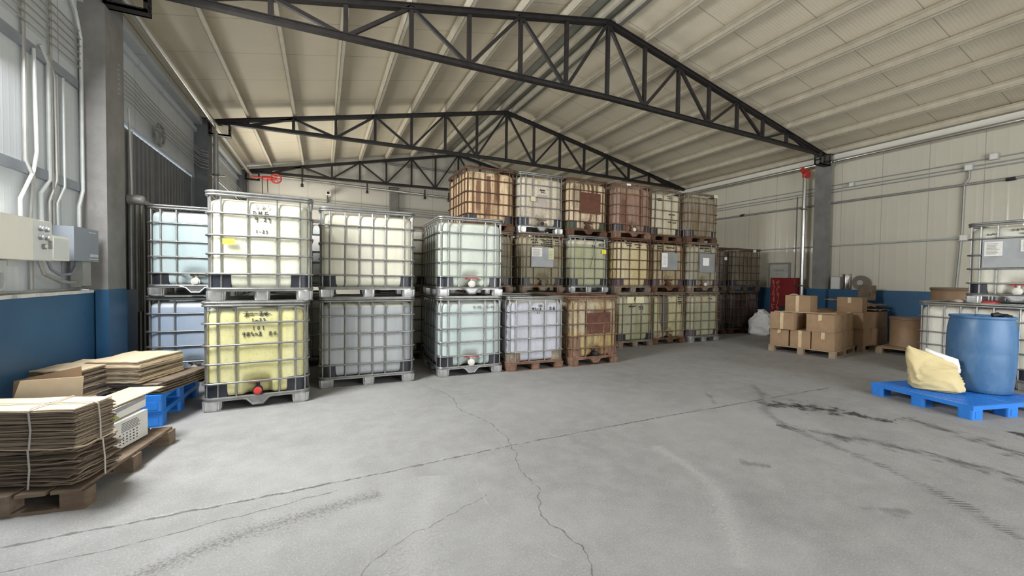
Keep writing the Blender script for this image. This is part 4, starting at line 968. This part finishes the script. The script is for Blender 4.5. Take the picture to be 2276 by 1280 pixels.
b = MB(); b.beam((0, 0, 0), (.55, -.84, .0), .04, .02); o = b.build('wooden_lath', M['wood_pale']); o.location = onA(-.02, 1.02, 2 * (ch + .002) + .012); tag(o, 'thin pale wooden lath lying on the nearest carton pile', 'lath')
A2 = math.radians(4); ub = Vector((math.cos(A2), math.sin(A2), 0)); wb = Vector((-math.sin(A2), math.cos(A2), 0)); P1 = Vector((10.02, 4.42, .132))
def cb(u, w, z, L, Wd, lb, h=ch, **k): return carton(P1 + ub * u + wb * w + Vector((0, 0, z)), A2 + k.pop('dr', 0), L, Wd, h, lb, group='cartons on the farther wooden pallet', mat='kraft', **k)
cb(.0, .0, 0, .36, .5, 'brown carton at the left front of the farther pile, bottom layer')
cb(.38, .0, 0, .40, .5, 'brown carton in the middle front of the farther pile, bottom layer')
cb(.80, .0, 0, .38, .5, 'brown carton at the right front of the farther pile, bottom layer')
cb(.0, .54, 0, 1.18, .5, 'wide brown carton at the back of the farther pile, bottom layer')
cb(-.02, .0, ch + .002, .36, .5, 'brown carton at the left of the farther pile, second layer')
cb(.38, .02, ch + .002, .42, .5, 'brown carton in the middle of the farther pile, second layer')
cb(.83, .04, ch + .002, .38, .48, 'brown carton at the right of the farther pile, second layer', dr=-.05)
cb(.0, .56, ch + .002, 1.1, .5, 'wide brown carton at the back of the farther pile, second layer')
cb(.08, .06, 2 * (ch + .002), .38, .42, 'slanted brown carton on the farther pile with torn flaps', h=.30, dr=.15)
# crumpled flattened cartons on top of the farther pile
def sheet_mesh(L, Wd, t, wav, seed):
    b = MB(); n, m_ = 14, 8; top = []; 
    def z(i, j): return wav * noise.noise(Vector((i * .35 + seed, j * .4, seed))) * 1.6
    vs = []; 
    for s in (0, 1):
        for j in range(m_ + 1):
            for i in range(n + 1): vs.append((L * i / n, Wd * j / m_, z(i, j) + s * t))
    fs = []; K = (n + 1) * (m_ + 1)
    for j in range(m_):
        for i in range(n):
            a = j * (n + 1) + i; fs += [(a, a + n + 1, a + n + 2, a + 1), (K + a, K + a + 1, K + a + n + 2, K + a + n + 1)]
    for i in range(n): fs += [(i, i + 1, K + i + 1, K + i)]; a = m_ * (n + 1) + i; fs += [(a + 1, a, K + a, K + a + 1)]
    for j in range(m_): a = j * (n + 1); fs += [(a + n + 1, a, K + a, K + a + n + 1)]; a += n; fs += [(a, a + n + 1, K + a + n + 1, K + a)]
    b.add(vs, fs); return b
ZT = .132 + 2 * (ch + .002)
for i, (u, w, zz, L, Wd, rx, ry, rzz, lb) in enumerate(((.56, .0, .045, .66, .5, .0, .02, .06, 'crumpled flattened carton draped over the farther pile, lowest'), (.56, .12, .12, .64, .46, .04, -.03, -.08, 'crumpled flattened carton draped over the farther pile, middle'), (.55, .52, .19, .60, .42, .1, .03, .1, 'crumpled flattened carton draped over the farther pile, highest'))):
    b = sheet_mesh(L, Wd, .010, .028, i * 3.1); o = b.build('flattened_carton', M['kraft'], None, True); p = P1 + ub * u + wb * w; o.location = (p.x, p.y, ZT + zz - .01); o.rotation_euler = (rx, ry, rzz)
    tag(o, lb, 'cardboard', 'flattened cartons on the farther pile')
b = sheet_mesh(.30, .34, .012, .03, 9); o = b.build('flattened_carton', M['kraft_dark']); o.location = (11.0, 4.98, 1.04); o.rotation_euler = (math.radians(78), .05, -1.1)
tag(o, 'dark cardboard flap standing up in front of the cable reel', 'cardboard')

# ------------------------------------------------------------------ fibre drums, blue drum
def fibre_drum(x, y, z, r_, h, label):
    e = empty('fibre_drum', (x, y, z), 0, label, 'drum', 'brown fibre drums')
    b = MB(); b.lathe([(r_ * .97, 0), (r_, .015), (r_, .05), (r_ * .985, .055), (r_ * .985, h - .07), (r_, h - .065), (r_, h - .04)], 40); b.build('drum_body', M['fibre'], e, 40)
    b = MB(); b.lathe([(r_ + .008, h - .05), (r_ + .012, h - .045), (r_ + .012, h - .01), (r_ + .004, h), (r_ - .02, h - .004), (r_ - .03, h - .018), (.0001, h - .018)], 40); b.build('drum_lid', M['fibrelid'], e, 40)
fibre_drum(10.78, 4.02, .132, .27, .60, 'brown fibre drum on a wooden pallet right of the cartons')
fibre_drum(10.63, 3.33, .132, .30, .60, 'brown fibre drum behind the white tank, lower of two')
fibre_drum(10.63, 3.33, .734, .30, .62, 'brown fibre drum behind the white tank, upper of two')
e = empty('plastic_drum', (7.22, 2.01, .152), 0, 'large blue plastic drum on the blue pallet', 'drum')
b = MB(); prof = [(.245, 0), (.262, .012), (.268, .05), (.275, .12), (.286, .30), (.29, .44), (.288, .46), (.29, .48), (.29, .6), (.283, .75), (.27, .84), (.262, .865), (.274, .872), (.276, .895), (.268, .902), (.258, .895), (.25, .88), (.0001, .88)]
b.lathe(prof, 56); b.build('drum_body', M['bluedrum'], e, 60)
b = MB(); b.lathe([(.04, .88), (.04, .90), (.03, .903)], 18, (.12, .06, 0)); b.lathe([(.04, .88), (.04, .90), (.03, .903)], 18, (-.12, -.06, 0)); b.build('bung', M['bluedrum'], e, 30)
# rubber glove lying on the drum
b = MB()
for i, (p, q, rr) in enumerate((((-.02, 0), (.07, .01), .028), ((.05, .01), (.12, .05), .013), ((.05, 0), (.14, .015), .013), ((.05, -.01), (.13, -.03), .013), ((.04, -.02), (.10, -.06), .012), ((.0, .02), (.03, .08), .013))):
    b.tube([(p[0], p[1], .02), ((p[0] + q[0]) / 2, (p[1] + q[1]) / 2, .032), (q[0], q[1], .018)], [rr, rr * 1.05, rr * .8], 10)
o = b.build('rubber_glove', M['blackrag'], None, True); o.location = (7.12, 1.88, 1.045); o.rotation_euler = (0, 0, -1.0); tag(o, 'black rubber glove lying on top of the blue drum', 'glove')
b = MB(); b.lathe([(.10, 0), (.105, .01), (.105, .03), (.09, .038)], 28); o = b.build('round_lid', M['red'], None, 30); o.location = (8.60, 2.33, 1.155); tag(o, 'red round lid lying on the bottom white tank', 'lid')
b = MB(); b.lathe([(.0001, 0), (.09, .004), (.1, .015), (.06, .035), (.0001, .045)], 14)
b.v = [(x, y * .7, z + .012 * noise.noise(Vector((x * 30, y * 30, z)))) for x, y, z in b.v]
o = b.build('crumpled_rag', M['fabricbeige'], None, True); o.location = (8.56, 2.62, 1.16); tag(o, 'crumpled beige rag on the bottom white tank rim', 'rag')

# ------------------------------------------------------------------ sacks
def sack(name, loc, rz_, rings, mat, label, seed, amp=.03, liner=None, nseg=64):
    """rings: (z, half x, half y, offset x, offset y, tilt along x, squareness)"""
    e = empty(name, loc, rz_, label, 'sack')
    def surf(rs, sd, am):
        b = MB(); R = []; K = 7
        rs = [tuple(r) + (0, .55)[len(r) - 5:] if len(r) < 7 else r for r in rs]
        for i in range(len(rs) - 1):
            for k in range(K + (1 if i == len(rs) - 2 else 0)):
                t = k / K; a, c = rs[i], rs[i + 1]; z, hx, hy, ox, oy, tl, sq = [a[j] + (c[j] - a[j]) * t for j in range(7)]
                ring = []
                for s in range(nseg):
                    th = 2 * math.pi * s / nseg; cx, sx = math.cos(th), math.sin(th)
                    px = math.copysign(abs(cx) ** sq, cx) * hx; py = math.copysign(abs(sx) ** sq, sx) * hy
                    q = Vector((px * 4 + sd, py * 4, z * 4))
                    w = noise.noise_vector(q) * .9
                    cre = 1 - abs(noise.noise(Vector((px * 5 + w.x + sd * 2, z * 6 + w.y, py * 5)))) * 2
                    cre2 = 1 - abs(noise.noise(Vector((px * 11 + w.y * 2, z * 12 + w.x * 2 + sd, py * 9)))) * 2
                    d = noise.noise(q) * am + (max(cre, 0) ** 4) * am * .8 - .3 * am + (max(cre2, 0) ** 5) * am * .3
                    n_ = Vector((px, py, 0)).normalized() if hy > .03 else Vector((0, math.copysign(1, py), 0)) * .5
                    zz = z - tl * px + (0 if z < .04 else noise.noise(Vector((px * 5, py * 5 + sd, 1))) * am * .8)
                    if z < .02: d *= .4
                    ring.append((px + n_.x * d + ox, py + n_.y * d + oy, max(0.0, zz)))
                R.append(ring)
        b.loft(R); return b
    surf(rings, seed, amp).build('sack_body', mat, e, 70)
    if liner: surf(liner, seed + 5, amp * .8).build('liner', M['whitebag'], e, 70)
    return e
sack('woven_sack', (6.70, 2.24, .152), math.radians(-62), [(0, .19, .13, 0, 0, 0, .5), (.03, .225, .16, 0, 0, 0, .5), (.12, .235, .165, 0, 0, .05, .5), (.24, .225, .13, -.01, 0, .15, .5), (.33, .215, .08, -.02, 0, .28, .6), (.40, .205, .035, -.03, .01, .38, .7), (.425, .20, .012, -.03, .01, .42, .8)], M['yellowbag'],
     'pale yellow woven sack leaning on the blue drum', 2.2, .034, [(.26, .14, .05, .08, .035, .3, .6), (.38, .15, .03, .07, .045, .38, .7), (.43, .14, .012, .07, .05, .40, .8)])
sack('woven_sack', (10.66, 6.93, 0), .3, [(0, .28, .24, 0, 0), (.05, .33, .28, 0, 0), (.25, .34, .29, 0, 0), (.45, .28, .24, 0, 0), (.55, .2, .17, -.05, 0), (.60, .17, .1, -.12, 0), (.68, .12, .07, -.15, 0)], M['whitebag'],
     'white woven sack slumped on the floor beside the dark tanks', 7.7, .05)
sack('plastic_bag', (10.75, 5.88, .47), .8, [(0, .2, .15, 0, 0), (.15, .2, .15, 0, 0), (.24, .12, .08, 0, 0), (.30, .05, .02, -.06, 0)], M['whitebag'], 'white plastic bag behind the nearest carton pile', 3.3, .05)
carton((10.45, 5.68, 0), .06, .60, .36, .46, 'dark carton behind the nearest pile under the white bag', mat='kraft_dark')

# ------------------------------------------------------------------ red cabinet, hose, items on the right ledge
e = empty('fire_cabinet', (11.30, 6.72, 0), 0, 'dark red cabinet with painted characters against the right wall', 'cabinet')
b = MB(); b.box(-.18, .24, -.28, .32, 0, 1.52); b.build('cabinet_body', M['redpaint'], e)
for z0, z1 in ((.04, 1.0), (1.02, 1.50)):
    b = MB(); b.box(-.192, -.18, -.26, .30, z0, z1); b.build('cabinet_door', M['redpaint'], e)
b = MB()
rn = random.Random(3)
for r_ in range(5):
    for c_ in range(2):
        for k in range(4):
            y = .27 - c_ * .11 - rn.uniform(0, .07); z = 1.42 - r_ * .17 + rn.uniform(-.05, .05)
            if k % 2: b.box(-.196, -.1925, y - .04, y + .01, z, z + .016)
            else: b.box(-.196, -.1925, y - .016, y, z - .05, z + .05)
b.build('painted_characters', simple('faded_pink_paint', (.45, .16, .12), .6), e)
e = empty('hose_roll', (10.92, 6.3, .78), 0, 'white rolled fire hose beside the red cabinet', 'hose')
b = MB()
pts = [((.03 + .012 * t) * math.cos(t * .8), (.03 + .012 * t) * math.sin(t * .8)) for t in [i * .5 for i in range(28)]]
b.lathe([(.03, -.04), (.165, -.04), (.17, -.03), (.17, .03), (.165, .04), (.03, .04)], 28, (0, 0, .17), 'x'); b.build('coiled_hose', M['white_pl'], e, 40)
b = MB(); b.lathe([(.03, -.05), (.045, -.05), (.045, .05), (.03, .05)], 16, (0, 0, .17), 'x'); b.build('coupling', M['conduit'], e)
b = MB(); b.box(-.14, .14, -.28, .22, 0, .775); o = b.build('black_crate', M['black_pl']); o.location = (10.95, 6.38, 0); 
b2 = MB(); b2.box(-.15, .15, -.29, .23, .74, .778); b2.build('crate_lid', M['black_pl'], o); tag(o, 'black plastic crate under the rolled hose', 'crate')
ZL = BW
def sill_tank(): pass
e = empty('paper_box', (11.62, 5.72, ZL), 0, 'white paper-wrapped box on the right wall ledge', 'box')
b = MB(); b.obox((0, 0, .155), (.055, 0, 0), (0, .10, .0), (0, 0, .15)); b.build('box_body', M['whitecard'], e)
b = MB(); b.obox((-.058, .09, .16), (.003, 0, 0), (0, .006, 0), (0, 0, .155)); b.obox((-.03, 0, .31), (.04, 0, 0), (0, .11, .01), (0, 0, .003)); b.build('edge_strip', M['conduit'], e)
e = empty('steel_canister', (11.62, 5.50, ZL), 0, 'shiny steel canister on the right wall ledge', 'canister')
b = MB(); b.lathe([(.075, 0), (.078, .01), (.078, .36), (.074, .37)], 28); b.build('canister_body', simple('polished_steel', (.6, .58, .56), .2, 1.0, .05), e, 40)
b = MB(); b.box(-.02, .02, -.09, .09, .36, .372); b.build('handle', M['darkpipe'], e)
e = empty('cable_reel', (11.55, 5.18, ZL), 0, 'round brown reel standing on the right wall ledge', 'reel')
b = MB(); b.lathe([(.06, -.03), (.165, -.03), (.17, -.02), (.17, .02), (.165, .03), (.06, .03)], 30, (0, 0, .17), 'x'); b.build('reel_winding', simple('brown_grey_winding', (.19, .165, .14), .6), e, 40)
b = MB(); b.lathe([(.0001, -.033), (.062, -.033), (.062, .033), (.0001, .033)], 20, (0, 0, .17), 'x'); b.build('reel_core', M['conduit_pale'], e)
b = MB(); b.tube([(0, -.12, 0.01), (0, .12, .01)], .01, 6); o = b.build('ledge_bar', M['darkpipe']); o.location = (11.60, 6.02, ZL + .001); tag(o, 'thin dark bar lying on the ledge beside the column', 'bar')

# ------------------------------------------------------------------ cardboard on the left
AN = math.radians(-22); un = Vector((math.cos(AN), math.sin(AN), 0)); wn = Vector((-math.sin(AN), math.cos(AN), 0))
def bundle(corner, z0, n, t, W_, L_, label, jit, cols, rzz, seed):
    """corner = front right corner; sheets extend to the left and away"""
    e = empty('cardboard_bundle', (corner[0], corner[1], z0), rzz, label, 'cardboard bundle', 'tied cardboard bundles')
    rn = random.Random(seed); z = 0
    for i in range(n):
        j = jit * (1 + (.6 if i % 5 == 0 else 0)); dx = rn.uniform(-j, j * .6); dy = rn.uniform(-j * .4, j * .6)
        b = sheet_mesh(W_, L_, t * .82, t * 1.1 if jit > .02 else t * .35, seed + i * .37); ms = [c for c in cols]
        o = b.build('carton_sheet', M[ms[rn.randrange(len(ms))] if i < n - 1 else 'kraft_pale'], e); o.location = (-W_ + dx, dy, z + t * .5); o.rotation_euler = (0, 0, rn.uniform(-.02, .02) * (1 + jit * 40)); z += t  # top sheet pale, lower ones dark: lit top and shaded sides in colour
    for f in (.70, .93):
        x = -W_ * (1 - f); g = .012; s = jit
        b = MB()
        pts = [(x, -g - s * .4, .0), (x + .01, -g - s * .4, z * .5), (x, -g - s * .3, z), (x, .0, z + t * .9 + .004), (x, L_, z + t * .9 + .004)] if f < .9 else [(s + g, L_ * .5, 0), (s + g + .006, L_ * .47, z * .5), (s + g, L_ * .45, z), (0, L_ * .42, z + t * .9 + .004), (-W_, L_ * .42, z + t * .9 + .004)]
        for p, q in zip(pts[:-1], pts[1:]): b.beam(p, q, .009, .003, (0, 1, 0) if abs(q[2] - p[2]) > .05 and f < .9 else (1, 0, 0) if abs(q[2] - p[2]) > .05 else (0, 0, 1))
        b.build('packing_strap', M['strap'], e)
    return e
bundle((-1.36, 3.33), .135, 24, .0099, .80, .30, 'ragged tied bundle of flattened cartons, lower one on the wooden pallet', .028, ['kraft_dark', 'kraft2', 'kraft_dark'], math.radians(-18), 3)
bundle((-1.335, 3.28), .385, 26, .0089, .80, .27, 'neat tied bundle of flattened cartons with straps, upper one', .009, ['kraft2', 'kraft2', 'kraft_dark'], math.radians(-18), 8)
# loose stacks on the blue pallets
def loose(cx, cyy, z0, n, t, L, Wd, rz_, label, grp, cols, seed, jit=.02, topmat='kraft_pale'):
    rn = random.Random(seed); proto = [sheet_mesh(L, Wd, t * .8, t * .5, seed + k) for k in range(3)]
    mes = [p.mesh('flattened_carton', M['kraft2']) for p in proto]
    for i in range(n):
        o = D.objects.new('flattened_carton', mes[i % 3]); COL.objects.link(o)
        o.material_slots[0].link = 'OBJECT'; o.material_slots[0].material = M[topmat if i == n - 1 else cols[rn.randrange(len(cols))]]
        a = rz_ + rn.uniform(-.03, .03); c = Vector((cx + rn.uniform(-jit, jit), cyy + rn.uniform(-jit, jit), 0)); h = Vector((math.cos(a) * L / 2 - math.sin(a) * Wd / 2, math.sin(a) * L / 2 + math.cos(a) * Wd / 2, 0))
        o.location = c - h + Vector((0, 0, z0 + t * i + t * .4)); o.rotation_euler = (0, 0, a)
        tag(o, ('topmost ' + label) if i == n - 1 else label, 'cardboard', grp)
loose(-1.55, 5.22, .304, 9, .012, .62, .66, -.35, 'flattened carton in the dark lower layers of the right loose stack', 'lower layers of the right loose stack', ['kraft_dark', 'kraft_dark', 'kraft2'], 4, .03, 'kraft_dark')
loose(-1.65, 5.16, .415, 14, .0145, .46, .56, -.35, 'pale flattened carton in the right loose stack on the blue pallets', 'upper layers of the right loose stack', ['kraft_pale', 'kraft2', 'kraft_pale'], 14, .012)
loose(-2.0, 4.98, .304, 20, .0145, .40, .50, -.30, 'flattened carton in the left loose stack against the blue wall', 'left loose stack of cartons', ['kraft_pale', 'kraft2', 'kraft_dark', 'kraft_dark'], 24, .018)
# board lying over the pallets' front edge, opened carton with raised flaps, printed boards
e = empty('open_carton', (-2.10, 3.90, .135), math.radians(-12), 'open brown carton with two raised flaps between the bundles', 'carton')
b = MB(); t = .006; L, Wd, h = .46, .36, .36
b.box(0, L, 0, t, 0, h); b.box(0, L, Wd - t, Wd, 0, h); b.box(0, t, t, Wd - t, 0, h); b.box(L - t, L, t, Wd - t, 0, h); b.box(t, L - t, t, Wd - t, 0, t); b.build('carton_body', M['kraft'], e)
b = MB(); b.prism([(.20, h - .01), (.60, h - .01), (.62, h + .225), (.27, h + .21)], -.006, -.001, 'y'); b.build('flap', M['kraft_pale'], e)['label'] = 'pale front flap'
b = MB(); b.prism([(-.07, h - .1), (.37, h - .01), (.36, h + .225), (-.05, h + .13)], Wd + .001, Wd + .007, 'y'); b.build('flap', M['kraft'], e)['label'] = 'brown rear flap'
b = MB(); b.box(0, .26, 0, .56, 0, .008); o = b.build('flattened_carton', M['kraft_pale']); o.location = (-1.64, 3.98, .447); o.rotation_euler = (0.0, .0, math.radians(-14)); tag(o, 'long pale cardboard sheet reaching toward the blue pallets', 'cardboard')
e = empty('printed_carton', (-1.64, 3.84, .352), math.radians(-12), 'flattened carton with green and grey print above the white box', 'carton')
b = MB(); b.box(0, .24, 0, .46, 0, .085); b.build('carton_body', M['whitecard'], e)
b = MB(); b.prism([(.0, .005), (.16, .005), (.10, .05), (.05, .08), (0, .08)], .2405, .243, 'x'); b.build('green_print', M['greencard'], e)
b = MB(); b.prism([(.13, .05), (.45, .06), (.45, .084), (.1, .084)], .2405, .243, 'x'); b.build('grey_print', simple('grey_print', (.33, .31, .32), .6), e)
e = empty('white_carton', (-1.655, 3.77, .14), math.radians(-14), 'white carton printed with small text, blue at one end', 'carton')
b = MB(); b.box(0, .27, 0, .48, 0, .205); b.build('carton_body', M['whitecard'], e)
b = MB(); b.box(-.002, .272, -.002, .055, -.001, .19); b.build('blue_end', M['bluecard'], e)
b = MB(); rn = random.Random(5)
for i in range(6):
    b.box(.2705, .2715, .20, .20 + .2 * rn.uniform(.5, 1), .175 - i * .012, .179 - i * .012)
for i in range(4):
    for j in range(7): b.box(.2705, .2715, .14 + j * .035, .155 + j * .035, .09 - i * .022 + rn.uniform(0, .004), .10 - i * .022)
b.build('printed_text', M['ink'], e)
# ------------------------------------------------------------------ marks on the floor (flat wear, part of the floor)
def decal_mat(name, col, thr, scale, amt=1.0, stretch=(1, 1, 1)):
    mt, nt, bs = newmat(name)
    v = coords(nt, stretch); n = noise_n(nt, v, scale, 8, .75)
    bs.inputs['Base Color'].default_value = (*col, 1); bs.inputs['Roughness'].default_value = .8
    uv = N(nt, 'ShaderNodeUVMap'); s = N(nt, 'ShaderNodeSeparateXYZ'); nt.links.new(uv.outputs[0], s.inputs[0])
    e = math_n(nt, 'SUBTRACT', 1.0, math_n(nt, 'ABSOLUTE', math_n(nt, 'SUBTRACT', math_n(nt, 'MULTIPLY', s.outputs[1], 2.0), 1.0)))
    f = math_n(nt, 'ADD', n, math_n(nt, 'MULTIPLY', math_n(nt, 'SUBTRACT', e, .5), .28))
    a = math_n(nt, 'MULTIPLY', ramp(nt, f, thr, thr + .14), amt)
    nt.links.new(a, bs.inputs['Alpha']); return mt
def ribbon(name, pts, w, mat, z=.0012, sub=8, wob=0.0, tread=False):
    P = []; 
    for i in range(len(pts) - 1):
        p0 = Vector(pts[max(i - 1, 0)]); p1 = Vector(pts[i]); p2 = Vector(pts[i + 1]); p3 = Vector(pts[min(i + 2, len(pts) - 1)])
        for k in range(sub):
            t = k / sub; P.append(.5 * ((2 * p1) + (p2 - p0) * t + (2 * p0 - 5 * p1 + 4 * p2 - p3) * t * t + (3 * p1 - p0 - 3 * p2 + p3) * t ** 3))
    P.append(Vector(pts[-1])); vs = []; uvs = []; n = len(P)
    for i, p in enumerate(P):
        d = (P[min(i + 1, n - 1)] - P[max(i - 1, 0)]).normalized(); s = Vector((-d.y, d.x))
        if wob: p = p + s * noise.noise(Vector((i * .37, w * 50, 1.3))) * wob
        ww = w[min(int(i * (len(w)) / n), len(w) - 1)] if isinstance(w, list) else w
        vs += [(p.x + s.x * ww / 2, p.y + s.y * ww / 2, z), (p.x - s.x * ww / 2, p.y - s.y * ww / 2, z)]
        uvs += [(i / n, 1), (i / n, 0)]
    fs = [(2 * i, 2 * i + 1, 2 * i + 3, 2 * i + 2) for i in range(n - 1)]
    if tread: fs = [f for i, f in enumerate(fs) if i % 2 == 0]
    me = D.meshes.new(name); me.from_pydata(vs, [], fs); me.materials.append(mat)
    ul = me.uv_layers.new(name='UVMap')
    for lp in me.loops: ul.data[lp.index].uv = uvs[lp.vertex_index]
    o = D.objects.new(name, me); COL.objects.link(o); o.parent = floor; return o
MJ = decal_mat('joint_dark', (.15, .145, .135), .50, 14, .75)
MJ2 = decal_mat('joint_chips', (.56, .555, .54), .55, 34, .6)
MC = decal_mat('crack_dark', (.15, .145, .13), .46, 16, .6)
MT = decal_mat('tyre_rubber', (.11, .11, .108), .50, 4, .5)
MO2 = decal_mat('old_oil_smear', (.10, .098, .09), .56, 6, .6, (1.6, .7, 1))
MO = decal_mat('oil_stain', (.045, .042, .04), .55, 6, .85, (1.0, 1.0, 1))
MS = decal_mat('scuff_pale', (.56, .555, .54), .50, 14, .4)
MG = decal_mat('pitted_grit', (.58, .575, .56), .48, 60, .45)
MG2 = decal_mat('pitted_grit_dark', (.17, .165, .15), .56, 60, .45)
MD = decal_mat('faint_smudge', (.20, .198, .19), .52, 4, .4)
ribbon('floor_joint_chips', [(-1.0, 3.02), (.2, 3.04), (1.48, 3.1), (3.0, 3.12), (4.1, 3.12)], .12, MJ2, .0008, 20, .02)
ribbon('floor_joint', [(-2.2, 3.0), (-1.0, 3.0), (.2, 3.03), (1.48, 3.1), (3.0, 3.13), (4.1, 3.12), (6.2, 3.1)], .04, MJ, .0016, 30, .012)
ribbon('floor_crack', [(1.2, 5.3), (1.39, 4.7), (1.36, 4.2), (1.50, 3.6), (1.47, 3.1), (1.36, 2.75), (1.33, 2.4), (1.2, 2.1), (1.26, 1.8), (1.2, 1.5), (1.28, 1.0)], .014, MC, .0015, 14, .03)
ribbon('floor_crack', [(-2.0, 2.72), (-1.0, 2.75), (-.35, 2.85), (.1, 2.90)], .012, MC, .0014, 14, .03)
ribbon('floor_crack', [(.05, 1.9), (.3, 2.15), (.6, 2.3), (1.0, 2.45)], .008, MC, .0014, 14, .03)
ribbon('tyre_mark', [(5.35, 3.62), (5.15, 3.35), (4.75, 3.05), (4.33, 2.70), (4.10, 2.2), (4.02, 1.8), (3.85, 1.3), (3.57, .8)], .24, MT, .0012, 44, 0, True)
ribbon('tyre_mark', [(4.1, 2.5), (4.5, 1.8), (4.65, 1.2), (4.5, .6)], .55, MO2, .0011, 20)
ribbon('tyre_mark', [(4.45, 3.62), (4.3, 3.4), (4.1, 3.2)], .14, MT, .0012, 16, 0, True)
ribbon('oil_stain', [(4.6, 2.95), (4.95, 2.82), (5.15, 2.5), (5.35, 2.05)], [.6, .9, .8, .5], MO, .0013, 8)
ribbon('oil_stain', [(5.6, 2.1), (5.5, 1.6), (5.3, 1.2), (5.1, .75)], .55, MO2, .0013, 8)
ribbon('oil_stain', [(6.1, 1.45), (5.9, 1.15), (5.6, .85)], .6, MO, .0013, 8)
ribbon('floor_scuff', [(4.2, 3.25), (4.35, 3.0), (4.75, 2.6), (5.0, 1.9), (5.1, 1.3)], .05, MS, .0019, 14, .02)
ribbon('floor_scuff', [(1.02, 2.9), (.98, 2.6), (.95, 2.35), (1.0, 2.0), (1.12, 1.7)], .03, MS, .0018, 14, .02)
ribbon('floor_scuff', [(.55, 4.8), (.7, 4.5), (.7, 4.1)], .05, MS, .0018, 14, .02)
ribbon('floor_scuff', [(1.05, 4.9), (1.1, 4.6), (1.0, 4.3)], .05, MS, .0018, 14, .02)
ribbon('floor_grit', [(-1.2, 2.2), (-.6, 2.55), (.0, 2.7), (.35, 2.75)], .42, MG2, .0009, 12)
ribbon('floor_grit', [(.72, 2.85), (.6, 2.5), (.45, 2.1), (.35, 1.6)], .6, MG, .0011, 12)
ribbon('floor_grit', [(2.6, 2.6), (2.5, 2.0), (2.2, 1.6), (1.9, 1.3)], [.3, .4, .3], MG, .0009, 12)
ribbon('floor_smudge', [(3.0, 2.1), (3.15, 1.95)], .3, MD, .0009, 8)
ribbon('floor_smudge', [(3.1, 1.35), (3.35, 1.2)], .28, MD, .0009, 8)
